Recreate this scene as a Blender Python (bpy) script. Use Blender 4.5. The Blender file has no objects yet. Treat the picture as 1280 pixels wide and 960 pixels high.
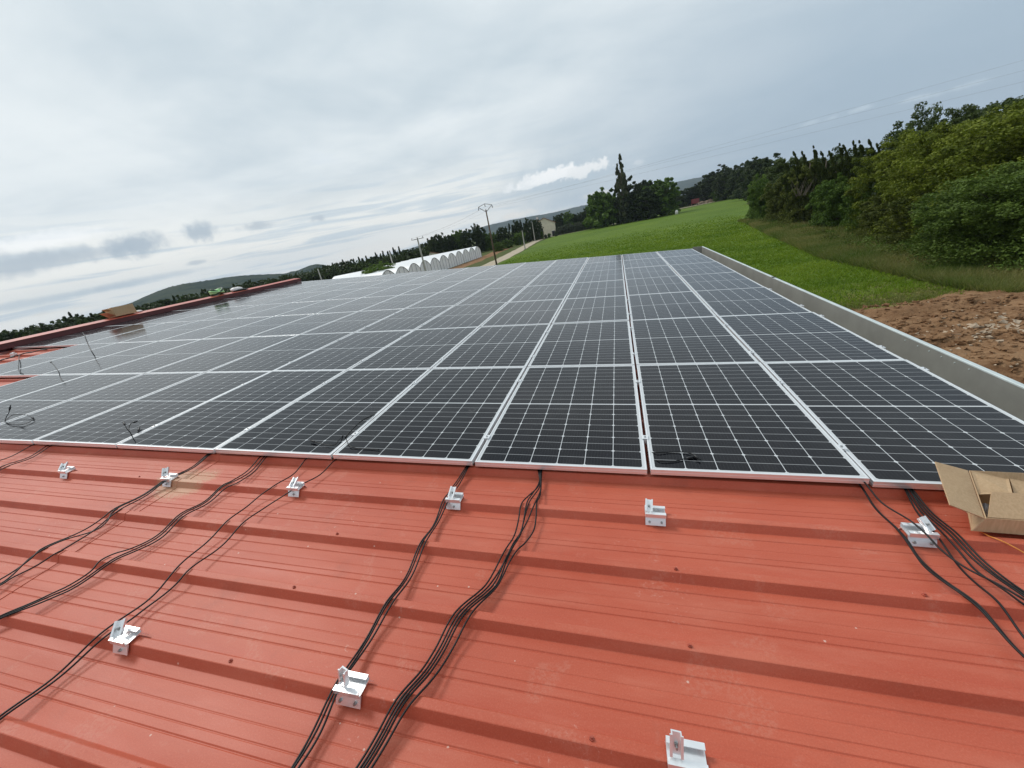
import bpy, math, random
import numpy as np
from mathutils import Matrix, Vector

SC = bpy.context.scene
COL = SC.collection
R_ = math.radians
rng = np.random.default_rng(7)
random.seed(7)

# ------------------------------------------------------------------ camera
CAM = np.array([-0.0537, -2.0793, 6.0])
RW = np.array([[0.95446131, 0.2316004, -0.18805549],
               [-0.08596702, -0.39010152, -0.91674995],
               [-0.28568039, 0.89116893, -0.35242681]])      # rows: right, down, forward
FPX = 499.92                                                 # focal length for a 1280 px wide frame
cam = bpy.data.cameras.new("camera")
cam.sensor_width = 36.0
cam.lens = 36.0 * FPX / 1280.0
cam.clip_start, cam.clip_end = 0.05, 30000.0
camo = bpy.data.objects.new("camera", cam)
COL.objects.link(camo)
mm = Matrix.Identity(4)
for i in range(3):
    mm[i][0], mm[i][1], mm[i][2], mm[i][3] = RW[0][i], -RW[1][i], -RW[2][i], CAM[i]
camo.matrix_world = mm
SC.camera = camo

# survey helpers: the photograph's sight lines, used once to measure where things stand
def ray(x, y):
    return RW.T @ np.array([(x - 640) / FPX, (y - 480) / FPX, 1.0])
def gnd(x, y, z=0.0):
    d = ray(x, y)
    return CAM + d * (z - CAM[2]) / d[2]
def far(x, y, D):
    d = ray(x, y)
    return CAM + d * D / math.hypot(d[0], d[1])

TH = R_(5.0)                                                 # roof pitch, falling towards +X
ZR = 4.56037
CT, ST = math.cos(TH), math.sin(TH)
RM = Matrix(((CT, 0, ST, 0), (0, 1, 0, 0), (-ST, 0, CT, ZR), (0, 0, 0, 1)))   # roof frame (u, v, n) -> world
RMI = np.array([[CT, 0, -ST], [0, 1, 0], [ST, 0, CT]])
def roof(x, y, n):                                           # sight line met with the plane n of the roof frame
    d = RMI @ ray(x, y)
    c = RMI @ (CAM - np.array([0, 0, ZR]))
    return c + d * (n - c[2]) / d[2]

# ------------------------------------------------------------------ light
SUN_EL, SUN_AZ = R_(48), R_(-62)                             # azimuth from +Y, clockwise: light from the far left
world = bpy.data.worlds.new("World")
SC.world = world
world.use_nodes = True
sun = bpy.data.lights.new("sun", 'SUN')
sun.energy = 1.4
sun.angle = R_(16)
sun.color = (1.0, 0.965, 0.91)
suno = bpy.data.objects.new("sun", sun)
COL.objects.link(suno)
sd = Vector((math.sin(SUN_AZ) * math.cos(SUN_EL), math.cos(SUN_AZ) * math.cos(SUN_EL), math.sin(SUN_EL)))
suno.location = sd * 60
suno.rotation_euler = sd.to_track_quat('Z', 'Y').to_euler()
SC.view_settings.view_transform = 'Standard'
SC.view_settings.look = 'None'
SC.view_settings.gamma = 1.0
SC.view_settings.exposure = 0.36
SC.view_settings.use_curve_mapping = False
SC.render.engine = 'CYCLES'
SC.cycles.max_bounces = 8
SC.cycles.volume_bounces = 0
SC.cycles.use_denoising = True

class NT:
    """small node-tree writer"""
    def __init__(s, tree):
        s.t = tree
        tree.nodes.clear()
    def n(s, typ, **kw):
        nd = s.t.nodes.new(typ)
        for k, v in kw.items():
            setattr(nd, k, v)
        return nd
    def put(s, sock, v):
        if v is None:
            return
        if isinstance(v, bpy.types.NodeSocket):
            s.t.links.new(v, sock)
        elif isinstance(v, (tuple, list)) and len(v) == 3 and sock.type == 'RGBA':
            sock.default_value = (*v, 1)
        else:
            sock.default_value = v
    def m(s, op, a, b=None, c=None, clamp=False):
        nd = s.n('ShaderNodeMath', operation=op, use_clamp=clamp)
        for i, v in enumerate((a, b, c)):
            s.put(nd.inputs[i], v)
        return nd.outputs[0]
    def vm(s, op, a, b=None):
        nd = s.n('ShaderNodeVectorMath', operation=op)
        s.put(nd.inputs[0], a)
        if b is not None:
            s.put(nd.inputs[1], b)
        return nd.outputs['Value'] if op in ('DOT_PRODUCT', 'LENGTH') else nd.outputs[0]
    def mix(s, f, a, b, mode='MIX'):
        nd = s.n('ShaderNodeMix', data_type='RGBA', blend_type=mode)
        s.put(nd.inputs['Factor'], f)
        s.put([i for i in nd.inputs if i.name == 'A' and i.type == 'RGBA'][0], a)
        s.put([i for i in nd.inputs if i.name == 'B' and i.type == 'RGBA'][0], b)
        return [o for o in nd.outputs if o.type == 'RGBA'][0]
    def noise(s, vec, scale, detail=4, rough=0.55, dist=0.0, dim='3D'):
        nd = s.n('ShaderNodeTexNoise', noise_dimensions=dim)
        s.put(nd.inputs['Vector'], vec)
        nd.inputs['Scale'].default_value = scale
        nd.inputs['Detail'].default_value = detail
        nd.inputs['Roughness'].default_value = rough
        nd.inputs['Distortion'].default_value = dist
        return nd.outputs['Fac']
    def ramp(s, v, a, b, smooth=True):
        nd = s.n('ShaderNodeMapRange', interpolation_type='SMOOTHSTEP' if smooth else 'LINEAR')
        s.put(nd.inputs['Value'], v)
        s.put(nd.inputs['From Min'], a)
        s.put(nd.inputs['From Max'], b)
        return nd.outputs[0]
    def sep(s, v):
        nd = s.n('ShaderNodeSeparateXYZ')
        s.put(nd.inputs[0], v)
        return nd.outputs
    def comb(s, x, y, z):
        nd = s.n('ShaderNodeCombineXYZ')
        for i, v in enumerate((x, y, z)):
            s.put(nd.inputs[i], v)
        return nd.outputs[0]
    def coord(s, which='Object'):
        return s.n('ShaderNodeTexCoord').outputs[which]

# ------------------------------------------------------------------ sky: Nishita daylight under a broken overcast
def build_sky():
    N = NT(world.node_tree)
    sky = N.n('ShaderNodeTexSky', sky_type='NISHITA', sun_disc=False, sun_elevation=SUN_EL, sun_rotation=SUN_AZ)
    sky.air_density, sky.dust_density = 1.0, 2.0
    d = N.coord('Generated')
    X, Y, Z = N.sep(d)
    zc = N.m('MAXIMUM', Z, 0.0)
    den = N.m('ADD', zc, 0.10)
    p = N.comb(N.m('DIVIDE', X, den), N.m('DIVIDE', Y, den), 0.0)       # the cloud sheet in plan
    big = N.noise(p, 0.42, 5, 0.52, 0.6)
    mid = N.noise(N.vm('ADD', p, (7.3, 2.1, 4.0)), 1.3, 6, 0.55, 0.4)
    # how far to the left (bright horizon side) the view goes
    az = N.m('ARCTAN2', X, Y)
    rightness = N.ramp(az, R_(-45), R_(38))
    el = N.m('ARCSINE', Z)
    # base overcast colours (times strength below)
    light = (7.3, 7.8, 8.0)
    shade = (5.0, 5.8, 6.35)
    slate = (3.3, 4.25, 5.15)
    tone = N.ramp(N.m('ADD', N.m('MULTIPLY', big, 0.65), N.m('MULTIPLY', mid, 0.35)), 0.36, 0.62)
    c = N.mix(tone, shade, light)
    # darker slate cloud low on the right
    rlow = N.m('MULTIPLY', N.ramp(az, R_(-22), R_(26)), N.ramp(el, R_(30), R_(5)))
    c = N.mix(N.m('MULTIPLY', rlow, 0.92), c, slate)
    # bright, creamy streaked band along the left horizon
    streak = N.noise(N.comb(N.m('MULTIPLY', az, 2.2), N.m('MULTIPLY', el, 34.0), 3.0), 1.9, 5, 0.5, 0.7)
    band = N.m('MULTIPLY', N.ramp(el, R_(11), R_(3)), N.ramp(az, R_(8), R_(-22)))
    bandc = N.mix(N.ramp(streak, 0.36, 0.54), (6.2, 6.95, 7.4), (9.9, 9.7, 9.0))
    c = N.mix(N.m('MULTIPLY', band, 0.85), c, bandc)
    # added darker cloud out of view behind the photographer, dims the rib fronts
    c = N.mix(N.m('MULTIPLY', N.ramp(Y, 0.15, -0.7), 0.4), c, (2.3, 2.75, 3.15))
    # thin blue gaps, where the sky itself shows
    gap = N.m('MULTIPLY', N.ramp(N.noise(N.vm('ADD', p, (1.0, 9.0, 0.0)), 0.8, 5, 0.6), 0.60, 0.75), 0.25)
    c = N.mix(gap, c, sky.outputs[0])
    # single clouds: direction, half width / half height in degrees, colour, softness
    def cloud(c, px, w, h, col, op=1.0, soft=0.55, warp=0.9, wsc=16.0, tilt=0.0, flat=False):
        v = ray(*px)
        v = v / np.linalg.norm(v)
        right = np.cross(v, (0, 0, 1.0)); right /= np.linalg.norm(right)
        up = np.cross(right, v)
        a_ = math.radians(tilt)
        r2 = right * math.cos(a_) + up * math.sin(a_)
        u2 = -right * math.sin(a_) + up * math.cos(a_)
        a = N.m('DIVIDE', N.vm('DOT_PRODUCT', d, tuple(r2)), math.sin(R_(w)))
        b = N.m('DIVIDE', N.vm('DOT_PRODUCT', d, tuple(u2)), math.sin(R_(h)))
        if flat:                                   # flat underside
            b = N.m('MULTIPLY', b, N.m('ADD', 1.0, N.m('MULTIPLY', N.m('LESS_THAN', b, 0.0), 1.3)))
        r = N.m('SQRT', N.m('ADD', N.m('MULTIPLY', a, a), N.m('MULTIPLY', b, b)))
        nz = N.m('SUBTRACT', N.m('ADD', N.m('MULTIPLY', N.noise(d, wsc, 4, 0.6), 0.6), N.m('MULTIPLY', N.noise(d, wsc * 3.4, 5, 0.6), 0.4)), 0.5)
        r = N.m('ADD', r, N.m('MULTIPLY', nz, warp * 3.2))
        f = N.ramp(r, 1.0, 1.0 - soft)
        front = N.m('GREATER_THAN', N.vm('DOT_PRODUCT', d, tuple(v)), 0.5)
        return N.mix(N.m('MULTIPLY', N.m('MULTIPLY', f, op), front), c, col)
    W, D1, D2, CR = (9.8, 9.9, 9.9), (4.5, 5.15, 5.7), (3.9, 4.65, 5.35), (9.4, 8.9, 8.1)
    c = cloud(c, (470, 312), 9, 1.1, CR, 0.5, 0.8, 0.5, 12)
    c = cloud(c, (640, 285), 8, 1.0, W, 0.6, 0.8, 0.7, 14)
    c = cloud(c, (540, 320), 9, 0.5, D2, 0.75, 0.8, 0.5, 14)
    c = cloud(c, (720, 250), 9, 1.2, (4.6, 5.5, 6.3), 0.6, 0.8, 0.6, 14)
    c = cloud(c, (650, 268), 4, 0.55, CR, 0.8, 0.7, 0.7, 22)
    c = cloud(c, (745, 243), 2.6, 0.5, CR, 0.7, 0.7, 0.6, 22)
    c = cloud(c, (705, 222), 13, 4.5, (4.3, 5.25, 6.0), 0.8, 0.95, 0.3, 12)
    c = cloud(c, (664, 231), 4.0, 1.25, (8.4, 8.7, 8.8), 0.95, 0.4, 0.7, 26, 2, True)
    c = cloud(c, (690, 221), 4.8, 1.35, (9.2, 9.35, 9.35), 1.0, 0.38, 0.8, 28, 4, True)
    c = cloud(c, (728, 213), 3.6, 0.95, (8.6, 8.8, 8.8), 0.95, 0.45, 0.9, 30, 4)
    c = cloud(c, (797, 203), 1.0, 0.4, (6.6, 7.1, 7.5), 0.7, 0.8, 0.8, 30)
    for (x, y, w, op) in ((1012, 154, 1.2, .5), (1040, 147, 1.0, .4), (1076, 136, 1.3, .6), (1140, 124, 1.6, .6), (1170, 118, 1.5, .5), (1215, 105, 1.8, .5)):
        c = cloud(c, (x, y), w, 0.28, (5.6, 6.5, 7.2), op, 0.9, 0.7, 30, 2)
    c = cloud(c, (30, 330), 8, 1.5, D1, 0.9, 0.8, 0.8, 10, 2)
    c = cloud(c, (120, 315), 7, 1.2, D1, 0.75, 0.8, 0.8, 10, 2)
    c = cloud(c, (165, 308), 3.5, 1.5, D2, 0.9, 0.8, 0.9, 14)
    c = cloud(c, (60, 300), 6, 1.0, W, 0.6, 0.8, 0.8, 14, 4)
    c = cloud(c, (252, 290), 1.9, 1.2, D2, 0.85, 0.8, 0.9, 18)
    c = cloud(c, (318, 283), 3.2, 0.8, D1, 0.8, 0.8, 0.9, 18)
    c = cloud(c, (397, 273), 1.3, 0.6, D1, 0.8, 0.8, 0.9, 20)
    c = cloud(c, (246, 328), 1.2, 0.3, D1, 0.7, 0.8, 0.6, 20)
    c = cloud(c, (70, 372), 9, 0.5, (4.7, 5.6, 6.2), 0.65, 0.8, 0.5, 12, 1)
    c = cloud(c, (180, 350), 9, 0.5, (4.9, 5.7, 6.2), 0.6, 0.8, 0.5, 12, 1)
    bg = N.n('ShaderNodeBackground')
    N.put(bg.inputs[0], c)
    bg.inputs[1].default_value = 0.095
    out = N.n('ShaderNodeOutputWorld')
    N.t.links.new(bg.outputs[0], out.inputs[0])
build_sky()

# ------------------------------------------------------------------ materials
MATS = {}
def material(name, fn):
    if name in MATS:
        return MATS[name]
    m = bpy.data.materials.new(name)
    m.use_nodes = True
    N = NT(m.node_tree)
    out = N.n('ShaderNodeOutputMaterial')
    bs = N.n('ShaderNodeBsdfPrincipled')
    N.t.links.new(bs.outputs[0], out.inputs[0])
    r = fn(N, bs)
    if r is not None:
        N.t.links.new(r, out.inputs[0])
    MATS[name] = m
    return m
def bump(N, bs, h, dist, strength=0.5):
    b = N.n('ShaderNodeBump')
    b.inputs['Strength'].default_value = strength
    b.inputs['Distance'].default_value = dist
    N.put(b.inputs['Height'], h)
    N.put(bs.inputs['Normal'], b.outputs[0])
def plain(name, col, rough=0.6, metal=0.0, var=0.12, scale=8.0, spec=None, bmp=0.0):
    def fn(N, bs):
        nz = N.noise(N.coord(), scale, 5, 0.6)
        a = tuple(x * (1 - var) for x in col)
        b = tuple(min(1, x * (1 + var)) for x in col)
        N.put(bs.inputs['Base Color'], N.mix(N.ramp(nz, 0.3, 0.7), a, b))
        bs.inputs['Roughness'].default_value = rough
        bs.inputs['Metallic'].default_value = metal
        if spec is not None:
            bs.inputs['Specular IOR Level'].default_value = spec
        if bmp:
            bump(N, bs, nz, bmp)
    return material(name, fn)

def f_roof(N, bs):
    o = N.coord()
    u, v, n = N.sep(o)
    big = N.noise(N.comb(N.m('MULTIPLY', u, 0.7), N.m('MULTIPLY', v, 1.6), 0.0), 1.1, 5, 0.6)
    fine = N.noise(o, 190.0, 3, 0.6)
    c = N.mix(N.ramp(big, 0.3, 0.72), (0.472, 0.088, 0.045), (0.550, 0.122, 0.067))
    c = N.mix(N.m('MULTIPLY', N.ramp(fine, 0.45, 0.72), 0.22), c, (0.66, 0.24, 0.155))
    fine2 = N.noise(N.vm('ADD', o, (5.0, 3.0, 1.0)), 260.0, 2, 0.6)
    c = N.mix(N.m('MULTIPLY', N.ramp(fine2, 0.52, 0.75), 0.30), c, (0.27, 0.042, 0.02))
    # dust wiped along the sheet and chalky scuffs, bird spots
    dust = N.noise(N.comb(N.m('MULTIPLY', u, 1.2), N.m('MULTIPLY', v, 7.0), 2.0), 1.7, 6, 0.62)
    c = N.mix(N.m('MULTIPLY', N.ramp(dust, 0.46, 0.72), 0.30), c, (0.60, 0.20, 0.13))
    scf = N.noise(N.comb(u, N.m('MULTIPLY', v, 1.5), 5.0), 24.0, 6, 0.75, 1.5)
    where = N.noise(N.vm('ADD', o, (3.0, 8.0, 0.0)), 1.9, 3, 0.5)
    c = N.mix(N.m('MULTIPLY', N.m('MULTIPLY', N.ramp(scf, 0.58, 0.7), N.ramp(where, 0.52, 0.68)), 0.55), c, (0.72, 0.44, 0.36))
    vo = N.n('ShaderNodeTexVoronoi')
    vo.inputs['Scale'].default_value = 8.0
    N.put(vo.inputs['Vector'], o)
    spot = N.m('LESS_THAN', vo.outputs['Distance'], 0.035)
    c = N.mix(N.m('MULTIPLY', spot, 0.6), c, (0.74, 0.56, 0.47))
    grime = N.noise(N.vm('ADD', o, (31.0, 4.0, 0.0)), 2.6, 6, 0.7)
    c = N.mix(N.m('MULTIPLY', N.ramp(grime, 0.55, 0.78), 0.35), c, (0.26, 0.072, 0.045))
    # smeared boot prints and water runs down the slope
    run = N.noise(N.comb(N.m('MULTIPLY', u, 0.35), N.m('MULTIPLY', v, 30.0), 7.0), 1.0, 4, 0.6)
    c = N.mix(N.m('MULTIPLY', N.ramp(run, 0.56, 0.74), 0.22), c, (0.34, 0.062, 0.036))
    foot = N.noise(N.vm('ADD', o, (11.0, 17.0, 0.0)), 5.2, 2, 0.4, 0.8)
    grain = N.noise(o, 85.0, 4, 0.7)
    c = N.mix(N.m('MULTIPLY', N.m('MULTIPLY', N.ramp(foot, 0.60, 0.68), N.ramp(grain, 0.42, 0.6)), 0.14), c, (0.62, 0.36, 0.27))
    # dried mud beside the sheet lap
    du = N.m('MULTIPLY', N.m('ABSOLUTE', N.m('ADD', u, 3.25)), 2.0)
    dv = N.m('MULTIPLY', N.m('ABSOLUTE', N.m('ADD', v, 0.30)), 2.2)
    near = N.ramp(N.m('SQRT', N.m('ADD', N.m('MULTIPLY', du, du), N.m('MULTIPLY', dv, dv))), 1.0, 0.1)
    mud = N.m('ADD', N.m('MULTIPLY', N.noise(o, 70.0, 4, 0.75, 0.8), 0.75), N.m('MULTIPLY', N.noise(o, 6.0, 4, 0.6), 0.35))
    c = N.mix(N.m('MULTIPLY', N.ramp(N.m('MULTIPLY', mud, near), 0.34, 0.50), 0.6), c, (0.52, 0.37, 0.22))
    N.put(bs.inputs['Base Color'], c)
    N.put(bs.inputs['Roughness'], N.m('ADD', 0.42, N.m('MULTIPLY', dust, 0.18)))
    bs.inputs['Specular IOR Level'].default_value = 0.33
    can = N.noise(N.comb(N.m('MULTIPLY', u, 0.8), N.m('MULTIPLY', v, 2.6), 0.0), 1.5, 2)
    bump(N, bs, N.m('ADD', N.m('MULTIPLY', fine, 0.6), N.m('MULTIPLY', can, 26.0)), 0.0007, 0.7)
M_ROOF = material('red_coated_steel', f_roof)
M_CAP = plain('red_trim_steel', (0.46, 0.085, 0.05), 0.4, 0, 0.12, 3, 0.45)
M_CAP_SHADE = plain('shaded_red_trim_steel', (0.085, 0.010, 0.010), 0.45, 0, 0.2, 3, 0.4)  # same red trim, darkened: the riser's shade is put into its colour

PWID, PLEN, PITU, PITV = 1.075, 1.766, 1.095, 1.777
def f_cell(N, bs):
    o = N.coord()
    x, y, z = N.sep(o)                              # origin: middle of the glass
    mu, cell_u = 0.024, (PWID - 2 * 0.024) / 6
    half = (PLEN / 2 - 0.024 - 0.006)
    cell_v = half / 10
    fx = N.m('DIVIDE', N.m('ADD', x, PWID / 2 - mu), cell_u)
    ax = N.m('ABSOLUTE', N.m('SUBTRACT', fx, N.m('ROUND', fx)))          # distance to a column line, in cells
    ay0 = N.m('SUBTRACT', N.m('ABSOLUTE', y), 0.006)
    fy = N.m('DIVIDE', ay0, cell_v)
    ay = N.m('ABSOLUTE', N.m('SUBTRACT', fy, N.m('ROUND', fy)))
    lx = N.m('LESS_THAN', N.m('MULTIPLY', ax, cell_u), 0.0021)
    ly = N.m('LESS_THAN', N.m('MULTIPLY', ay, cell_v), 0.0021)
    lmid = N.m('LESS_THAN', ay0, 0.0)
    # chamfered corners of the full cells: small diamonds on every other cross line
    fy2 = N.m('MULTIPLY', fy, 0.5)
    ay2 = N.m('MULTIPLY', N.m('ABSOLUTE', N.m('SUBTRACT', fy2, N.m('ROUND', fy2))), 2 * cell_v)
    dia = N.m('LESS_THAN', N.m('ADD', N.m('MULTIPLY', ax, cell_u), ay2), 0.0120)
    out1 = N.m('GREATER_THAN', N.m('ABSOLUTE', x), PWID / 2 - mu)
    out2 = N.m('GREATER_THAN', N.m('ABSOLUTE', y), PLEN / 2 - 0.024)
    strong = N.m('MAXIMUM', N.m('MAXIMUM', lx, lmid), N.m('MAXIMUM', dia, N.m('MAXIMUM', out1, out2)))
    # busbars
    fb = N.m('MULTIPLY', fx, 9.0)
    ab = N.m('MULTIPLY', N.m('ABSOLUTE', N.m('SUBTRACT', fb, N.m('FLOOR', fb))), cell_u / 9)
    bus = N.m('LESS_THAN', ab, 0.0011)
    info = N.n('ShaderNodeObjectInfo')
    cid = N.comb(N.m('FLOOR', fx), N.m('FLOOR', N.m('DIVIDE', y, cell_v)), N.m('MULTIPLY', info.outputs['Random'], 50.0))
    wn = N.n('ShaderNodeTexWhiteNoise')
    N.put(wn.inputs['Vector'], cid)
    base = N.mix(wn.outputs['Value'], (0.0045, 0.0052, 0.0075), (0.0075, 0.008, 0.0105))
    base = N.mix(info.outputs['Random'], base, N.mix(0.5, base, (0.009, 0.0085, 0.0135)))
    base = N.mix(N.m('MULTIPLY', bus, 0.55), base, (0.06, 0.063, 0.067))
    base = N.mix(N.m('MULTIPLY', ly, 0.68), base, (0.46, 0.47, 0.48))
    base = N.mix(strong, base, (0.60, 0.62, 0.63))
    dust = N.noise(o, 2.4, 5, 0.65)
    base = N.mix(N.m('MULTIPLY', N.ramp(dust, 0.45, 0.8), 0.025), base, (0.5, 0.47, 0.42))
    sm = N.noise(N.vm('ADD', o, N.comb(N.m('MULTIPLY', info.outputs['Random'], 90.0), 0.0, 0.0)), 9.0, 6, 0.7, 1.2)
    smw = N.noise(N.vm('ADD', o, N.comb(N.m('MULTIPLY', info.outputs['Random'], 41.0), 3.0, 0.0)), 1.6, 2, 0.5)
    smudge = N.m('MULTIPLY', N.ramp(sm, 0.6, 0.75), N.ramp(smw, 0.6, 0.75))
    base = N.mix(N.m('MULTIPLY', smudge, 0.12), base, (0.45, 0.45, 0.45))
    N.put(bs.inputs['Base Color'], base)
    N.put(bs.inputs['Roughness'], N.m('ADD', 0.075, N.m('ADD', N.m('MULTIPLY', dust, 0.10), N.m('MULTIPLY', smudge, 0.2))))
    bs.inputs['IOR'].default_value = 1.25
    bump(N, bs, N.noise(o, 1.7, 2), 0.003, 0.35)
M_CELL = material('solar_glass', f_cell)
def f_alu(N, bs):
    o = N.coord()
    x, y, z = N.sep(o)
    br = N.noise(N.comb(N.m('MULTIPLY', x, 3.0), N.m('MULTIPLY', y, 3.0), N.m('MULTIPLY', z, 300.0)), 6.0, 3)
    N.put(bs.inputs['Base Color'], N.mix(N.ramp(br, 0.3, 0.7), (0.84, 0.845, 0.85), (0.92, 0.925, 0.93)))
    bs.inputs['Metallic'].default_value = 0.65
    bs.inputs['Roughness'].default_value = 0.30
M_ALU = material('anodised_aluminium', f_alu)
M_ALUD = plain('shaded_bare_aluminium', (0.55, 0.55, 0.56), 0.45, 0.7, 0.1, 20)
M_STEEL = plain('stainless_steel', (0.42, 0.42, 0.41), 0.35, 0.9, 0.1, 30)
M_BLACKGAP = plain('black_rubber_underlay', (0.012, 0.012, 0.012), 0.8, 0, 0.1)
M_CABLE = plain('black_cable_sheath', (0.006, 0.006, 0.0065), 0.42, 0, 0.25, 40, 0.3)
M_CONN = plain('black_connector_plastic', (0.010, 0.010, 0.011), 0.45, 0, 0.2, 40)
M_ORANGE = plain('orange_cable_sheath', (0.75, 0.30, 0.06), 0.45, 0, 0.15, 40)
M_STRAP = plain('pale_strap', (0.50, 0.33, 0.22), 0.5, 0, 0.15, 40)
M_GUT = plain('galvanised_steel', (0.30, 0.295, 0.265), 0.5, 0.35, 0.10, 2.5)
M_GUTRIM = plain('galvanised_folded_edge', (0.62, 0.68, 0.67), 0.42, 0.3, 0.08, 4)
M_SCREW = plain('rusty_screw', (0.36, 0.075, 0.045), 0.6, 0.1, 0.3, 60)
def f_card(N, bs):
    o = N.coord()
    x, y, z = N.sep(o)
    flute = N.noise(N.comb(N.m('MULTIPLY', x, 9.0), N.m('MULTIPLY', y, 9.0), z), 14.0, 4, 0.6)
    big = N.noise(o, 5.0, 5, 0.6)
    c = N.mix(N.ramp(flute, 0.3, 0.7), (0.47, 0.315, 0.175), (0.55, 0.38, 0.225))
    c = N.mix(N.m('MULTIPLY', N.ramp(big, 0.5, 0.75), 0.4), c, (0.39, 0.24, 0.13))
    N.put(bs.inputs['Base Color'], c)
    bs.inputs['Roughness'].default_value = 0.85
    bump(N, bs, big, 0.004, 0.5)
M_CARD = material('corrugated_cardboard', f_card)
M_TAPE = plain('clear_parcel_tape', (0.50, 0.42, 0.33), 0.25, 0, 0.06, 20)
M_GREYBAG = plain('grey_plastic_bag', (0.30, 0.31, 0.33), 0.4, 0, 0.3, 20)
M_GREEN = plain('green_hose', (0.42, 0.75, 0.33), 0.45, 0, 0.15, 20)
M_DKGREEN = plain('dark_green_hose', (0.03, 0.06, 0.03), 0.45, 0, 0.2, 20)
M_WHITE = plain('white_plastic', (0.78, 0.74, 0.72), 0.5, 0, 0.06, 8)
M_WALL = plain('ribbed_wall_cladding', (0.50, 0.46, 0.38), 0.6, 0, 0.08, 2)

def f_leafmat(a, b, trans=0.2):
    def fn(N, bs):
        at = N.n('ShaderNodeAttribute', attribute_name='tint')
        info = N.n('ShaderNodeObjectInfo')
        f = N.m('ADD', N.m('MULTIPLY', at.outputs['Fac'], 0.8), N.m('MULTIPLY', info.outputs['Random'], 0.2))
        c = N.mix(f, a, b)
        N.put(bs.inputs['Base Color'], c)
        bs.inputs['Roughness'].default_value = 0.55
        bs.inputs['Specular IOR Level'].default_value = 0.13
        tr = N.n('ShaderNodeBsdfTranslucent')
        N.put(tr.inputs[0], N.mix(0.5, c, N.mix(1.0, c, (1.0, 1.3, 0.4), 'MULTIPLY')))
        mx = N.n('ShaderNodeMixShader')
        mx.inputs[0].default_value = trans
        N.t.links.new(bs.outputs[0], mx.inputs[1])
        N.t.links.new(tr.outputs[0], mx.inputs[2])
        return mx.outputs[0]
    return fn
LEAF = {
    'yellow': material('yellow_green_leaves', f_leafmat((0.054, 0.080, 0.009), (0.225, 0.260, 0.028))),
    'olive': material('olive_leaves', f_leafmat((0.050, 0.068, 0.013), (0.180, 0.200, 0.040))),
    'mid': material('mid_green_leaves', f_leafmat((0.040, 0.085, 0.014), (0.160, 0.240, 0.042))),
    'dark': material('dark_green_leaves', f_leafmat((0.026, 0.048, 0.015), (0.100, 0.130, 0.038))),
    'cypress': material('cypress_needles', f_leafmat((0.020, 0.036, 0.012), (0.105, 0.125, 0.030), 0.18)),
    'far': material('distant_dark_leaves', f_leafmat((0.018, 0.034, 0.014), (0.075, 0.098, 0.034), 0.22)),
    'grey': material('grey_green_leaves', f_leafmat((0.060, 0.076, 0.050), (0.150, 0.170, 0.110))),
    'flower': material('pale_blossom', f_leafmat((0.22, 0.30, 0.18), (0.42, 0.46, 0.34))),
    'bluegreen': material('deep_green_leaves', f_leafmat((0.036, 0.070, 0.012), (0.140, 0.200, 0.036))),
    'poplar': material('poplar_leaves', f_leafmat((0.034, 0.046, 0.022), (0.150, 0.160, 0.085))),
}
def f_bark(N, bs):
    o = N.coord()
    x, y, z = N.sep(o)
    nz = N.noise(N.comb(x, y, N.m('MULTIPLY', z, 0.2)), 9.0, 5, 0.65)
    N.put(bs.inputs['Base Color'], N.mix(N.ramp(nz, 0.3, 0.7), (0.055, 0.042, 0.030), (0.17, 0.14, 0.105)))
    bs.inputs['Roughness'].default_value = 0.9
    bump(N, bs, nz, 0.02)
M_BARK = material('bark', f_bark)

# ------------------------------------------------------------------ mesh helpers
def mesh(name, V, F, mat=None, smooth=False):
    me = bpy.data.meshes.new(name)
    me.from_pydata([tuple(map(float, v)) for v in V], [], [tuple(map(int, f)) for f in F])
    if mat is not None:
        for m_ in (mat if isinstance(mat, (list, tuple)) else [mat]):
            me.materials.append(m_)
    if smooth:
        me.polygons.foreach_set('use_smooth', [True] * len(me.polygons))
    me.update()
    return me
def quads_mesh(name, V, nv, mat, tint=None):
    """V: (n*nv,3) vertices of n separate nv-gons"""
    n = len(V) // nv
    me = bpy.data.meshes.new(name)
    me.vertices.add(len(V))
    me.vertices.foreach_set('co', np.asarray(V, np.float32).ravel())
    me.loops.add(len(V))
    me.loops.foreach_set('vertex_index', np.arange(len(V), dtype=np.int32))
    me.polygons.add(n)
    me.polygons.foreach_set('loop_start', np.arange(n, dtype=np.int32) * nv)
    me.polygons.foreach_set('loop_total', np.full(n, nv, np.int32))
    me.materials.append(mat)
    if tint is not None:
        a = me.attributes.new('tint', 'FLOAT', 'FACE')
        a.data.foreach_set('value', np.asarray(tint, np.float32))
    me.update(calc_edges=True)
    return me
def link(name, me, parent=None, mat4=None):
    o = bpy.data.objects.new(name, me)
    COL.objects.link(o)
    if parent is not None:
        o.parent = parent
    if mat4 is not None:
        o.matrix_local = mat4
    return o
def empty(name, mat4=None):
    o = bpy.data.objects.new(name, None)
    o.empty_display_size = 0.2
    COL.objects.link(o)
    if mat4 is not None:
        o.matrix_world = mat4
    return o
def tag(o, label=None, cat=None, group=None, kind=None):
    if label: o['label'] = label
    if cat: o['category'] = cat
    if group: o['group'] = group
    if kind: o['kind'] = kind
    return o
def copy_tree(o, parent=None):
    c = o.copy()
    COL.objects.link(c)
    if parent is not None:
        c.parent = parent
    for k in ('label', 'group'):
        if parent is None and k in c: del c[k]
    for ch in list(o.children):
        copy_tree(ch, c)
    return c
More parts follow.
